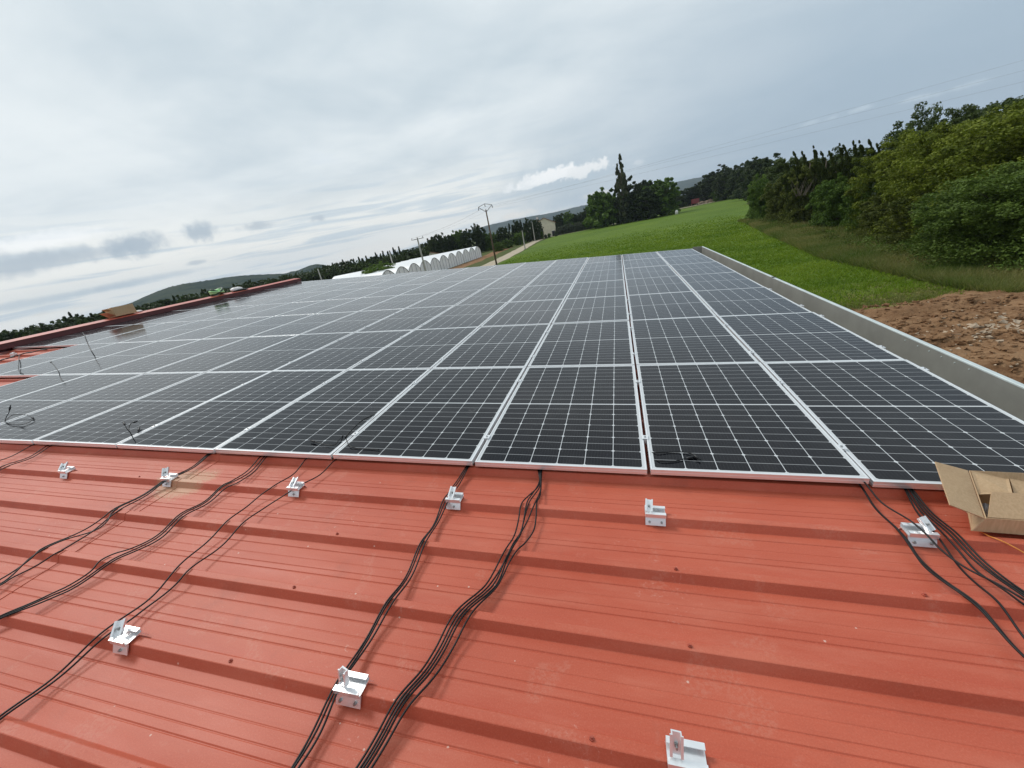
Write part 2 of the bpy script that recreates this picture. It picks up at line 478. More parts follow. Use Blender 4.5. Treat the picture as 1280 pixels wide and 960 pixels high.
class MB:
    def __init__(s): s.V, s.F = [], []
    def add(s, V, F):
        b = len(s.V)
        s.V += [tuple(v) for v in V]
        s.F += [tuple(i + b for i in f) for f in F]
        return s
    def box(s, x0, x1, y0, y1, z0, z1, M=None):
        V = [(x, y, z) for z in (z0, z1) for y in (y0, y1) for x in (x0, x1)]
        if M is not None: V = [tuple(M @ Vector(v)) for v in V]
        return s.add(V, [(0, 2, 3, 1), (4, 5, 7, 6), (0, 1, 5, 4), (2, 6, 7, 3), (0, 4, 6, 2), (1, 3, 7, 5)])
    def prism(s, prof, a, b, axis='x', M=None):
        """closed profile (list of 2-D points) extruded from a to b"""
        n = len(prof)
        def P(t, p):
            v = {'x': (t, p[0], p[1]), 'y': (p[0], t, p[1]), 'z': (p[0], p[1], t)}[axis]
            return tuple(M @ Vector(v)) if M is not None else v
        V = [P(a, p) for p in prof] + [P(b, p) for p in prof]
        F = [(i, (i + 1) % n, n + (i + 1) % n, n + i) for i in range(n)]
        F += [tuple(range(n))[::-1], tuple(range(n, 2 * n))]
        return s.add(V, F)
    def tube(s, pts, r, seg=8, cap=True):
        pts = [np.array(p, float) for p in pts]
        rr = r if hasattr(r, '__len__') else [r] * len(pts)
        V, F = [], []
        up = np.array([0.123, 0.2, 0.97])
        for i, p in enumerate(pts):
            t = pts[min(i + 1, len(pts) - 1)] - pts[max(i - 1, 0)]
            t = t / (np.linalg.norm(t) + 1e-9)
            a = np.cross(t, up)
            if np.linalg.norm(a) < 1e-3: a = np.cross(t, (1, 0, 0))
            a /= np.linalg.norm(a)
            b = np.cross(t, a)
            for k in range(seg):
                an = 2 * math.pi * k / seg
                V.append(p + rr[i] * (math.cos(an) * a + math.sin(an) * b))
        for i in range(len(pts) - 1):
            for k in range(seg):
                k2 = (k + 1) % seg
                F.append((i * seg + k, i * seg + k2, (i + 1) * seg + k2, (i + 1) * seg + k))
        if cap:
            F.append(tuple(range(seg))[::-1])
            F.append(tuple((len(pts) - 1) * seg + k for k in range(seg)))
        return s.add(V, F)
    def build(s, name, mat, parent=None, mat4=None, smooth=False):
        return link(name, mesh(name, s.V, s.F, mat, smooth), parent, mat4)
def T(x, y, z): return Matrix.Translation((x, y, z))
def smooth_path(pts, n=6):
    """Catmull-Rom through points"""
    P = [np.array(p, float) for p in pts]
    P = [2 * P[0] - P[1]] + P + [2 * P[-1] - P[-2]]
    out = []
    for i in range(1, len(P) - 2):
        for k in range(n):
            t = k / n
            a, b, c, d = P[i - 1], P[i], P[i + 1], P[i + 2]
            out.append(0.5 * (2 * b + (c - a) * t + (2 * a - 5 * b + 4 * c - d) * t * t + (3 * b - a - 3 * c + d) * t ** 3))
    out.append(P[-2])
    return out
def vnoise(x, y, seed=0):
    """cheap smooth 2-D noise on arrays, about -1..1"""
    r = np.random.default_rng(seed)
    s = np.zeros_like(x, dtype=float)
    for k in range(7):
        a = r.uniform(0, 2 * math.pi); f = r.uniform(0.6, 1.6); ph = r.uniform(0, 6.28)
        s += np.sin((x * math.cos(a) + y * math.sin(a)) * f + ph + 1.3 * np.sin(y * f * 0.7 + ph))
    return s / 3.2

ORD = ['first', 'second', 'third', 'fourth', 'fifth', 'sixth', 'seventh', 'eighth', 'ninth', 'tenth', 'eleventh', 'twelfth', 'thirteenth',
       'fourteenth', 'fifteenth', 'sixteenth', 'seventeenth', 'eighteenth', 'nineteenth', 'twentieth', 'twenty-first', 'twenty-second',
       'twenty-third', 'twenty-fourth', 'twenty-fifth', 'twenty-sixth', 'twenty-seventh', 'twenty-eighth', 'twenty-ninth', 'thirtieth',
       'thirty-first', 'thirty-second', 'thirty-third', 'thirty-fourth', 'thirty-fifth', 'thirty-sixth', 'thirty-seventh', 'thirty-eighth',
       'thirty-ninth', 'fortieth', 'forty-first', 'forty-second', 'forty-third', 'forty-fourth', 'forty-fifth']

# ------------------------------------------------------------------ ground
def f_ground(N, bs):
    o = N.coord()
    a = N.noise(o, 0.05, 6, 0.6)
    b = N.noise(o, 1.3, 6, 0.65)
    c = N.mix(N.ramp(a, 0.35, 0.65), (0.080, 0.098, 0.030), (0.060, 0.098, 0.024))
    c = N.mix(N.ramp(b, 0.45, 0.75), c, (0.17, 0.135, 0.062))
    N.put(bs.inputs['Base Color'], c)
    bs.inputs['Roughness'].default_value = 0.95
    bs.inputs['Specular IOR Level'].default_value = 0.1
    bump(N, bs, b, 0.25, 0.8)
M_GROUND = material('rough_meadow', f_ground)
def f_field(N, bs):
    o = N.coord()
    x, y, z = N.sep(o)
    a = N.noise(o, 0.06, 5, 0.6)
    b = N.noise(o, 2.2, 6, 0.68)
    rows = N.noise(N.comb(N.m('MULTIPLY', x, 0.15), N.m('MULTIPLY', y, 1.1), 0.0), 0.6, 4, 0.6)
    c = N.mix(N.ramp(a, 0.3, 0.7), (0.080, 0.140, 0.013), (0.128, 0.192, 0.019))
    c = N.mix(N.m('MULTIPLY', N.ramp(b, 0.42, 0.68), 0.75), c, (0.130, 0.205, 0.026))
    c = N.mix(N.m('MULTIPLY', N.ramp(rows, 0.45, 0.7), 0.6), c, (0.050, 0.105, 0.012))
    # towards the bare earth the sward thins to straw
    thin = N.m('MULTIPLY', N.ramp(N.m('ADD', y, N.m('MULTIPLY', N.noise(o, 0.55, 5, 0.65), -9.0)), 19.5, 13.0), N.ramp(N.noise(o, 1.4, 5, 0.65), 0.3, 0.6))
    c = N.mix(thin, c, (0.27, 0.20, 0.095))
    N.put(bs.inputs['Base Color'], c)
    bs.inputs['Roughness'].default_value = 0.9
    bs.inputs['Specular IOR Level'].default_value = 0.15
    bump(N, bs, b, 0.25, 0.9)
M_FIELD = material('lush_field', f_field)
def f_dirt(N, bs):
    o = N.coord()
    a = N.noise(o, 0.5, 6, 0.65)
    b = N.noise(o, 6.0, 6, 0.7)
    c = N.mix(N.ramp(a, 0.3, 0.7), (0.165, 0.085, 0.042), (0.330, 0.195, 0.105))
    c = N.mix(N.ramp(b, 0.5, 0.75), c, (0.38, 0.24, 0.135))
    c = N.mix(N.ramp(b, 0.45, 0.28), c, (0.085, 0.040, 0.020))
    N.put(bs.inputs['Base Color'], c)
    bs.inputs['Roughness'].default_value = 0.95
    bs.inputs['Specular IOR Level'].default_value = 0.1
    bump(N, bs, b, 0.10, 0.9)
M_DIRT = material('red_earth', f_dirt)
def f_track(N, bs):
    o = N.coord()
    b = N.noise(o, 1.2, 6, 0.65)
    N.put(bs.inputs['Base Color'], N.mix(N.ramp(b, 0.3, 0.7), (0.36, 0.29, 0.20), (0.50, 0.43, 0.32)))
    bs.inputs['Roughness'].default_value = 0.95
M_TRACK = material('pale_gravel_track', f_track)

G = 5850.0
rad = [0, 60, 140, 300, 700, 1600, 3400, G]
V, F = [(0, 0, 0)], []
SEG = 48
for r in rad[1:]:
    for k in range(SEG):
        a = 2 * math.pi * k / SEG
        V.append((r * math.cos(a), r * math.sin(a), 0))
for k in range(SEG):
    F.append((0, 1 + k, 1 + (k + 1) % SEG))
for i in range(len(rad) - 2):
    for k in range(SEG):
        a, b = 1 + i * SEG, 1 + (i + 1) * SEG
        F.append((a + k, b + k, b + (k + 1) % SEG, a + (k + 1) % SEG))
tag(link('ground', mesh('ground', V, F, M_GROUND)), kind='structure')

def strip(name, L, Rr, z, mat, jitter=0.0, n=8):
    """ground sheet between two polylines of (x, y)"""
    L = smooth_path([(x, y, 0) for x, y in L], n); Rr = smooth_path([(x, y, 0) for x, y in Rr], n)
    V, F = [], []
    for a, b in zip(L, Rr):
        ja, jb = rng.normal(0, jitter, 2), rng.normal(0, jitter, 2)
        V += [(a[0] + ja[0], a[1] + ja[1], z), (b[0] + jb[0], b[1] + jb[1], z)]
    for i in range(len(L) - 1):
        F.append((2 * i, 2 * i + 1, 2 * i + 3, 2 * i + 2))
    return tag(link(name, mesh(name, V, F, mat)), kind='structure')
strip('field', [(-24.2, 17.5), (-24.6, 75), (-25.0, 84), (-26.0, 117), (-28.0, 150), (-28.5, 186)],
      [(15.2, 18.2), (15.0, 32), (17.8, 50), (22, 76), (40, 150), (62, 233)], 0.006, M_FIELD, 0.25)
strip('field_verge', [(-28.5, 186), (-10.8, 189), (10, 203), (29, 231), (62, 233.5)],
      [(-29, 189.5), (-11, 192.5), (9.5, 207), (28, 237), (62, 241)], 0.010, M_TRACK, 0.3)
strip('track', [(-29, 60), (-29.8, 90), (-31.6, 121), (-34.6, 160), (-36, 200)],
      [(-25.0, 60), (-25.4, 84), (-26.8, 117), (-29.5, 150), (-32, 200)], 0.012, M_TRACK, 0.15)
strip('bare_earth_strip', [(-41, 60), (-42, 90), (-42.5, 121), (-46, 160)],
      [(-34.8, 60), (-35.4, 90), (-37, 121), (-39.8, 160)], 0.008, M_DIRT, 0.3)

# bare earth with clods, right of the building
nx, ny = 200, 200
gx = np.linspace(3.2, 40, nx); gy = np.linspace(-14, 18.6, ny)
X, Y = np.meshgrid(gx, gy)
Yb = Y + (Y > 15) * 0.6 * vnoise(X * 0.9, Y * 0, 3) * np.clip((Y - 15) / 3, 0, 1) + 0.09 * (X - 10) * np.clip((Y - 10) / 8, 0, 1)
H = 0.16 + 0.16 * vnoise(X * 0.7, Y * 0.7, 11) + 0.08 * vnoise(X * 2.2, Y * 2.2, 12) + 0.06 * vnoise(X * 5.5, Y * 5.5, 13) + 0.025 * vnoise(X * 13, Y * 13, 14)
H += 0.30 * np.exp(-((X - 11) ** 2 / 14 + (Y - 13.5) ** 2 / 3.0))
H *= np.clip((18.6 - Y) / 1.6, 0, 1) * np.clip((X - 3.2) / 1.0, 0, 1)
H = np.maximum(H, 0.0) + 0.014
V = np.stack([X, Yb, H], -1).reshape(-1, 3)
F = [(j * nx + i, j * nx + i + 1, (j + 1) * nx + i + 1, (j + 1) * nx + i) for j in range(ny - 1) for i in range(nx - 1)]
dirt = tag(link('dirt', mesh('dirt', V, F, M_DIRT, True)), kind='structure')
def dirt_h(x, y):
    i = np.clip(np.searchsorted(gx, x), 0, nx - 1); j = np.clip(np.searchsorted(gy, y), 0, ny - 1)
    return H[j, i]
# rubble on the earth
def rubble(n, cx, cy, sx, sy, smin, smax, seed):
    r = np.random.default_rng(seed)
    mb = MB()
    for _ in range(n):
        x, y = r.normal(cx, sx), r.normal(cy, sy)
        if y > 17.6 or x < 4.5: continue
        s = r.uniform(smin, smax) ** 1.0
        pts = r.normal(0, 1, (8, 3)); pts /= np.linalg.norm(pts, axis=1)[:, None]
        base = np.array([(a, b, c) for c in (-1, 1) for b in (-1, 1) for a in (-1, 1)], float) * (s, s * r.uniform(.5, 1), s * r.uniform(.22, .5)) * 0.5
        base += r.normal(0, s * 0.11, base.shape)
        M = Matrix.Rotation(r.uniform(0, 6.28), 3, 'Z') @ Matrix.Rotation(r.normal(0, .35), 3, 'X')
        z = float(dirt_h(x, y))
        mb.add([tuple(M @ Vector(v) + Vector((x, y, z + s * 0.1))) for v in base],
               [(0, 2, 3, 1), (4, 5, 7, 6), (0, 1, 5, 4), (2, 6, 7, 3), (0, 4, 6, 2), (1, 3, 7, 5)])
    return mb
M_STONE = plain('pale_broken_concrete', (0.40, 0.31, 0.22), 0.9, 0, 0.4, 3)
c_ = gnd(1262, 425)
rb = rubble(80, c_[0], c_[1], 1.0, 0.6, 0.05, 0.20, 5)
rb2 = rubble(500, 13, 14, 5, 3, 0.02, 0.08, 6)
rb.add(rb2.V, rb2.F)
clods = rubble(4200, 13, 13.5, 5, 3.2, 0.03, 0.17, 8)
tag(clods.build('clods', M_DIRT), 'lumpy clods of red earth lying on the bare ground', 'earth clods', kind='stuff')
tag(rb.build('rubble', M_STONE), 'pale broken rubble and clods scattered on the red earth', 'rubble', kind='stuff')

# grass: many blades, one object for the field's near sward and one for the rough strip
def grass(name, n, xf, hmin, hmax, w, mat, seed, label):
    r = np.random.default_rng(seed)
    P = xf(r, n)
    n = len(P)
    nb = 3
    P = np.repeat(P, nb, 0) + np.c_[r.normal(0, .06, (n * nb, 2)), np.zeros(n * nb)]
    a = r.uniform(0, 2 * math.pi, len(P)); h = r.uniform(hmin, hmax, len(P))
    dist = np.hypot(P[:, 0] - CAM[0], P[:, 1] - CAM[1])
    ww = w * np.clip(dist / 22, 0.8, 3.0) * r.uniform(.7, 1.3, len(P))
    dx, dy = np.cos(a), np.sin(a)
    lean = r.normal(0, .55, (len(P), 2)) * h[:, None]
    A = P + np.c_[dx * ww, dy * ww, np.zeros(len(P))]
    B = P - np.c_[dx * ww, dy * ww, np.zeros(len(P))]
    Cc = P + np.c_[lean, h]
    VV = np.stack([A, B, Cc], 1).reshape(-1, 3)
    o = link(name, quads_mesh(name, VV, 3, mat, np.clip(.5 + .42 * vnoise(P[:, 0] * .9, P[:, 1] * .9, seed) + r.normal(0, .16, len(P)), 0, 1)))
    return tag(o, label, 'grass', kind='stuff')
M_GRASS = material('grass_blades', f_leafmat((0.100, 0.180, 0.015), (0.235, 0.310, 0.036), 0.4))
M_STRAW = material('rough_grass_blades', f_leafmat((0.060, 0.135, 0.018), (0.300, 0.255, 0.105), 0.4))
def xf_field(r, n):
    y = 17.6 + 95 * r.uniform(0, 1, n) ** 1.7
    x = r.uniform(-24, 24, n)
    lim = np.interp(y, [17, 20, 32, 50, 76, 112], [15.0, 14.4, 14.2, 16.6, 20.5, 26])
    k = (x < lim + r.normal(0, .5, n)) & (r.uniform(0, 1, n) < np.clip((112 - y) / 85, 0, 1) ** 1.3) & (r.uniform(0, 1, n) < np.clip((y - 17.4) / 4.0 + vnoise(x * 1.2, y * 1.2, 4) * .6, 0.06, 1))
    return np.c_[x, y, np.zeros(n)][k]
def xf_rough(r, n):
    y = 17.5 + 62 * r.uniform(0, 1, n) ** 1.5
    lim = np.interp(y, [17, 20, 32, 50, 76], [14.6, 14.4, 14.2, 16.6, 20.5])
    x = lim + r.exponential(2.2, n) - 0.6
    k = (x < lim + 8)
    z = np.zeros(n)
    return np.c_[x, y, z][k]
def xf_thin(r, n):
    x = r.uniform(5, 20, n); y = 18.2 + r.exponential(1.1, n) + 0.09 * (x - 10)
    return np.c_[x, y, np.zeros(n)]
grass('field_grass', 140000, xf_field, 0.05, 0.20, 0.022, M_GRASS, 21, 'short bright green crop growing across the field beside the building')
grass('rough_grass', 34000, xf_rough, 0.10, 0.50, 0.022, M_STRAW, 22, 'rough tawny uncut grass growing along the foot of the trees')
grass('straw_grass', 5000, xf_thin, 0.03, 0.14, 0.018, M_STRAW, 23, 'thin straw coloured grass between green field and bare earth')

# hills: height read along the skyline, built as ridges with a front and a back slope
def f_hill(N, bs):
    o = N.coord()
    a = N.noise(o, 0.012, 6, 0.7)
    b = N.noise(o, 0.05, 5, 0.7)
    c = N.mix(N.ramp(a, 0.4, 0.6), (0.016, 0.030, 0.022), (0.050, 0.062, 0.034))
    c = N.mix(N.m('MULTIPLY', N.ramp(b, 0.66, 0.76), N.ramp(a, 0.5, 0.62)), c, (0.22, 0.20, 0.16))
    N.put(bs.inputs['Base Color'], c)
    bs.inputs['Roughness'].default_value = 1.0
    bs.inputs['Specular IOR Level'].default_value = 0.0
M_HILL = material('wooded_hillside', f_hill)
def hill(name, prof, D, depth, seed):
    xs = [p[0] for p in prof]; ys = [p[1] for p in prof]
    N_ = 160
    V, F = [], []
    xx = np.linspace(xs[0], xs[-1], N_)
    r = np.random.default_rng(seed)
    rough = np.convolve(r.normal(0, 1, N_ + 8), np.ones(3) / 3, 'same')[4:-4]
    K = 9
    for i, x in enumerate(xx):
        y = np.interp(x, xs, ys)
        p = far(x, y, D)
        top = max(p[2] + rough[i] * D * 0.00035, 0.5)
        d = np.array([p[0] - CAM[0], p[1] - CAM[1]]) / D
        for k in range(K):
            t = k / (K - 1)
            s = math.sin(math.pi * t) ** 0.8 if 0 < t < 1 else 0
            dd = D + (t - 0.5) * depth
            V.append((CAM[0] + d[0] * dd, CAM[1] + d[1] * dd, -1 + (top + 1) * s + (r.normal(0, .02) * top if 0 < t < 1 and abs(t - .5) > .05 else 0)))
    for i in range(N_ - 1):
        for k in range(K - 1):
            F.append((i * K + k, (i + 1) * K + k, (i + 1) * K + k + 1, i * K + k + 1))
    return tag(link(name, mesh(name, V, F, M_HILL, True)), kind='structure')
hill('hill', [(60, 408), (110, 396), (145, 384), (165, 378), (185, 369), (205, 361), (228, 355), (250, 352), (275, 348), (300, 344.5), (330, 343), (355, 342), (375, 337), (386, 332), (395, 330), (405, 331), (418, 334.5), (440, 336), (480, 326)], 1900, 1100, 1)
hill('hill', [(470, 324), (540, 302), (590, 287), (612, 281), (640, 275), (665, 270), (690, 266), (715, 260), (735, 255.5), (760, 250), (800, 241), (830, 232), (848, 227), (870, 222.5), (890, 219), (940, 213), (1000, 204)], 4300, 2200, 2)

# ------------------------------------------------------------------ the barn the photographer stands on
barn = tag(empty('barn', RM.copy()), 'long barn with red ribbed steel roof under the solar panels', 'barn')
RIBP, RIB0, ZT, ZB = 0.3465, -0.330, -0.060, -0.100
def sheet_profile(v0, v1):
    pts = []
    k0, k1 = math.ceil((v0 - RIB0) / RIBP), math.floor((v1 - RIB0) / RIBP)
    pts.append((v0, ZB))
    for k in range(k0, k1 + 1):
        v = RIB0 + RIBP * k
        pts += [(v - 0.0225, ZB), (v - 0.021, ZB + 0.0012), (v - 0.0015, ZT - 0.0012), (v + 0.0012, ZT), (v + 0.031, ZT), (v + 0.034, ZT - 0.0015), (v + 0.054, ZB + 0.001), (v + 0.056, ZB)]
        fl = v + 0.056
        for g, dep, wd in ((0.0735, 0.0032, 0.005), (0.108, 0.0022, 0.004), (0.158, 0.0013, 0.004), (0.2225, 0.0034, 0.005)):
            if fl + g + 0.01 < v1:
                pts += [(fl + g - wd, ZB), (fl + g - 0.001, ZB - dep), (fl + g + 0.001, ZB - dep), (fl + g + wd, ZB)]
    pts.append((v1, ZB))
    return [p for p in pts if v0 <= p[0] <= v1]
def sheet(name, u0, u1, v0, v1, dz, M4=None, nu=10):
    prof = sheet_profile(v0, v1)
    us = np.linspace(u0, u1, nu + 1)
    V = [(u, v, z + dz) for u in us for v, z in prof]
    n = len(prof)
    F = [(i * n + j, (i + 1) * n + j, (i + 1) * n + j + 1, i * n + j + 1) for i in range(nu) for j in range(n - 1)]
    # folded-down sheet edges give it thickness
    b = len(V)
    for u in (u0, u1):
        V += [(u, v, z + dz - 0.0025) for v, z in prof]
    for e, (row, s) in enumerate(((0, 1), (nu, -1))):
        for j in range(n - 1):
            q = (row * n + j, row * n + j + 1, b + e * n + j + 1, b + e * n + j)
            F.append(q if s > 0 else q[::-1])
    return link(name, mesh(name, V, F, M_ROOF), barn, M4)
V0, V1 = -7.5, 12.72
LAP = -3.27
sh_low = sheet('roof_sheet', LAP - 0.18, 2.195, V0, V1, 0.0)
sh_up = sheet('roof_sheet', -13.35, LAP, V0, V1, 0.0032)
# far slope behind the ridge
RID_U = -13.36
MF = T(RID_U, 0, 0) @ Matrix.Rotation(-2 * TH, 4, 'Y') @ Matrix.Scale(-1, 4, (1, 0, 0)) @ T(-RID_U, 0, 0)
sheet('roof_sheet', -13.35, 2.0, V0, V1, -0.004, MF, 2)
# ridge capping: riser towards the panels with its shade painted dark, lighter top
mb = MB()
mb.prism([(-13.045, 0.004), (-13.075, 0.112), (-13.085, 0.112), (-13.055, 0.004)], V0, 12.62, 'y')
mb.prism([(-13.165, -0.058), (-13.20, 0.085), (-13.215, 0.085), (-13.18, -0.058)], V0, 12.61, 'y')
link('ridge_riser', mesh('ridge_riser', mb.V, mb.F, M_CAP_SHADE), barn)
mb = MB()
for a in np.arange(V0, 12.6, 2.1):
    b = min(a + 2.13, 12.62)
    dz = 0.0015 * (int(round((a - V0) / 2.1)) % 2)
    mb.prism([(-13.068, 0.121 + dz), (-13.36, 0.142 + dz), (-13.56, 0.085 + dz), (-13.56, 0.078 + dz), (-13.36, 0.135 + dz), (-13.068, 0.114 + dz)], a, b, 'y')
link('ridge_cap', mesh('ridge_cap', mb.V, mb.F, M_CAP), barn)
# screws in the rib tops
SCREWS = [(367, 735), (292, 822), (862, 806), (845, 713), (422, 667), (180, 955), (78, 688), (146, 636), (930, 957), (740, 918), (1168, 760), (730, 607), (186, 590)]
for (x, y) in SCREWS:
    p = roof(x, y, ZT)
    k = round((p[1] - 0.016 - RIB0) / RIBP)
    v = RIB0 + RIBP * k + 0.016
    mb = MB()
    z = ZT + 0.0035
    for (r1, r2, z0, z1) in ((0.0085, 0.0075, z - 0.003, z + 0.001), (0.0045, 0.004, z + 0.001, z + 0.007)):
        mb.tube([(p[0], v, z0), (p[0], v, z1)], [r1, r2], 6)
    mb.build('roof_screw', M_SCREW, sh_low if p[0] > LAP else sh_up)
# walls
mb = MB()
for a in np.arange(V0 + 0.2, V1 - 0.3, 0.25):
    mb.box(2.10, 2.14 + 0.02 * (int(a * 4) % 2), a, a + 0.249, -4.3, -0.35)
mb.box(-13.3, 2.09, V1 - 0.35, V1 - 0.27, -3.4, -0.30)
mb.box(-13.3, 2.09, V0 + 0.2, V0 + 0.28, -3.4, -0.30)
mb.box(-13.3, 2.09, V1 - 0.35, V1 - 0.27, -3.4, -0.30, MF)
mb.box(-13.3, 2.09, V0 + 0.2, V0 + 0.28, -3.4, -0.30, MF)
mb.build('wall', M_WALL, barn)
# box gutter along the eave
def gutter(v0, v1, off):
    mb = MB()
    t = 0.003
    o_ = off
    mb.box(2.235, 2.240, v0, v1, -0.26, -0.115)
    mb.box(2.235, 2.50 + o_, v0, v1, -0.263, -0.26)
    mb.box(2.50 + o_, 2.503 + o_, v0, v1, -0.263, 0.010)
    return mb
gj = 6.05
for (a, b, off) in ((V0, gj, 0.0), (gj - 0.02, 12.62, 0.004)):
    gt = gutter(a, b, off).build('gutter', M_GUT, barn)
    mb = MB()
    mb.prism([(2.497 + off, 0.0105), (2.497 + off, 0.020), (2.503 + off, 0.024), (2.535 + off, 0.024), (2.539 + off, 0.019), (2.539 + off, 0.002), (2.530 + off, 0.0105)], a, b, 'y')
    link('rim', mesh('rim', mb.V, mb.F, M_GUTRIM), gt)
    if off:
        mb = MB()
        mb.box(2.235, 2.54 + off, 12.622, 12.627, -0.263, 0.026)
        link('end_cap', mesh('end_cap', mb.V, mb.F, M_GUT), gt)
    else:
        mb = MB()
        mb.box(2.49, 2.546, gj - 0.045, gj + 0.03, 0.0245, 0.030)
        link('joint_cover', mesh('joint_cover', mb.V, mb.F, M_BLACKGAP), gt)
# rivets on the gutter seam
for v in (1.6, 1.75, 1.9, 2.05, 2.2, 2.38):
    MB().tube([(2.4995, v, -0.02), (2.494, v, -0.02)], [0.006, 0.004], 6).build('rivet', M_GUTRIM, barn)

# ------------------------------------------------------------------ solar panels
def panel_meshes():
    w, l, h, lip = PWID / 2, PLEN / 2, 0.035, 0.0095
    mb = MB()
    def ring(x0, x1, y0, y1):
        mb.box(x0, x1, y0, y1, -h, 0)
    b = 0.0012
    V, F = [], []
    # frame as one ring with a small chamfer: outer wall, top lip, inner edge
    def loop(dx, z):
        return [(-w + dx, -l + dx, z), (w - dx, -l + dx, z), (w - dx, l - dx, z), (-w + dx, l - dx, z)]
    loops = [loop(0.012, -h), loop(0, -h), loop(0, -h * 0.52), loop(0.0008, -h * 0.50), loop(0.0008, -h * 0.46), loop(0, -h * 0.44), loop(0, -b), loop(b, 0), loop(lip, 0), loop(lip, -0.0065)]
    for i, lp in enumerate(loops):
        V += lp
    for i in range(len(loops) - 1):
        for k in range(4):
            F.append((i * 4 + k, i * 4 + (k + 1) % 4, (i + 1) * 4 + (k + 1) % 4, (i + 1) * 4 + k))
    fr = mesh('frame', V, F, M_ALU)
    gx, gy = w - lip + 0.001, l - lip + 0.001
    gl = MB().box(-gx, gx, -gy, gy, -0.0065, -0.0022)
    return fr, mesh('cell_glass', gl.V, gl.F, M_CELL)
FR_ME, GL_ME = panel_meshes()
ROWN = ['front', 'second', 'third', 'fourth', 'fifth', 'sixth', 'farthest']
proto = None
NCOL = {0: 10, 1: 12}
r_ = np.random.default_rng(3)
for row in range(7):
    for c in range(NCOL.get(row, 14)):
        u = (2 - c - 0.5) * PITU
        v = (row + 0.5) * PITV
        tilt = Matrix.Rotation(r_.normal(0, R_(0.16)), 4, 'X') @ Matrix.Rotation(r_.normal(0, R_(0.16)), 4, 'Y')
        Mx = RM @ T(u + r_.normal(0, .0012), v + r_.normal(0, .0015), r_.normal(0, .0012)) @ tilt
        if proto is None:
            o = proto = empty('solar_panel')
            link('frame', FR_ME, o); link('cell_glass', GL_ME, o)
            tag(o, 'x', 'solar panel', 'x')
        else:
            o = copy_tree(proto)
        o.matrix_world = Mx
        where = 'beside the grey gutter' if c == 0 else ('last one beside the red ridge' if row > 1 and c == 13 else ORD[c] + ' one from the grey gutter')
        tag(o, f'silver framed black solar panel in the {ROWN[row]} row, {where}', 'solar panel', 'solar panels laid in rows on the red roof')

# mid clamps in the gaps between panels
def clamp_obj():
    mb = MB()
    mb.box(-0.021, 0.021, -0.024, 0.024, 0.0006, 0.0042)
    mb.box(-0.0075, 0.0075, -0.024, 0.024, -0.03, 0.0002)
    o = mb.build('panel_clamp', M_ALU)
    b = MB().tube([(0, 0, 0.0042), (0, 0, 0.0105)], 0.0065, 6).build('bolt', M_STEEL, o)
    return o
cl0 = None
for row in range(3):
    for gap in range(-4, 2):
        for q, end in ((0.18, 'near'), (0.76, 'far')):
            o = cl0 if False else (clamp_obj() if cl0 is None else copy_tree(cl0))
            if cl0 is None: cl0 = o
            o.matrix_world = RM @ T(gap * PITU, (row + q) * PITV + r_.normal(0, .02), 0.001)
            n = 2 - gap
            tag(o, f'small silver clamp joining {ROWN[row]} row panels {n} and {n + 1} from gutter, {end} end', 'panel clamp', 'silver clamps in the gaps between panels')
# end clamps on the eave edge
for row in range(3):
    for q, end in ((0.2, 'near'), (0.88, 'far')):
        mb = MB()
        mb.box(-0.012, 0.018, -0.035, 0.035, 0.0006, 0.005)
        mb.box(0.0035, 0.018, -0.035, 0.035, -0.034, 0.0003)
        o = mb.build('end_clamp', M_ALU, None, RM @ T(2 * PITU - 0.0075, (row + q) * PITV, 0.001))
        MB().tube([(0.008, 0, 0.005), (0.008, 0, 0.011)], 0.0065, 6).build('bolt', M_STEEL, o)
        tag(o, f'silver end clamp on the gutter edge of the {ROWN[row]} row, {end} end', 'panel clamp', 'end clamps along the gutter edge')

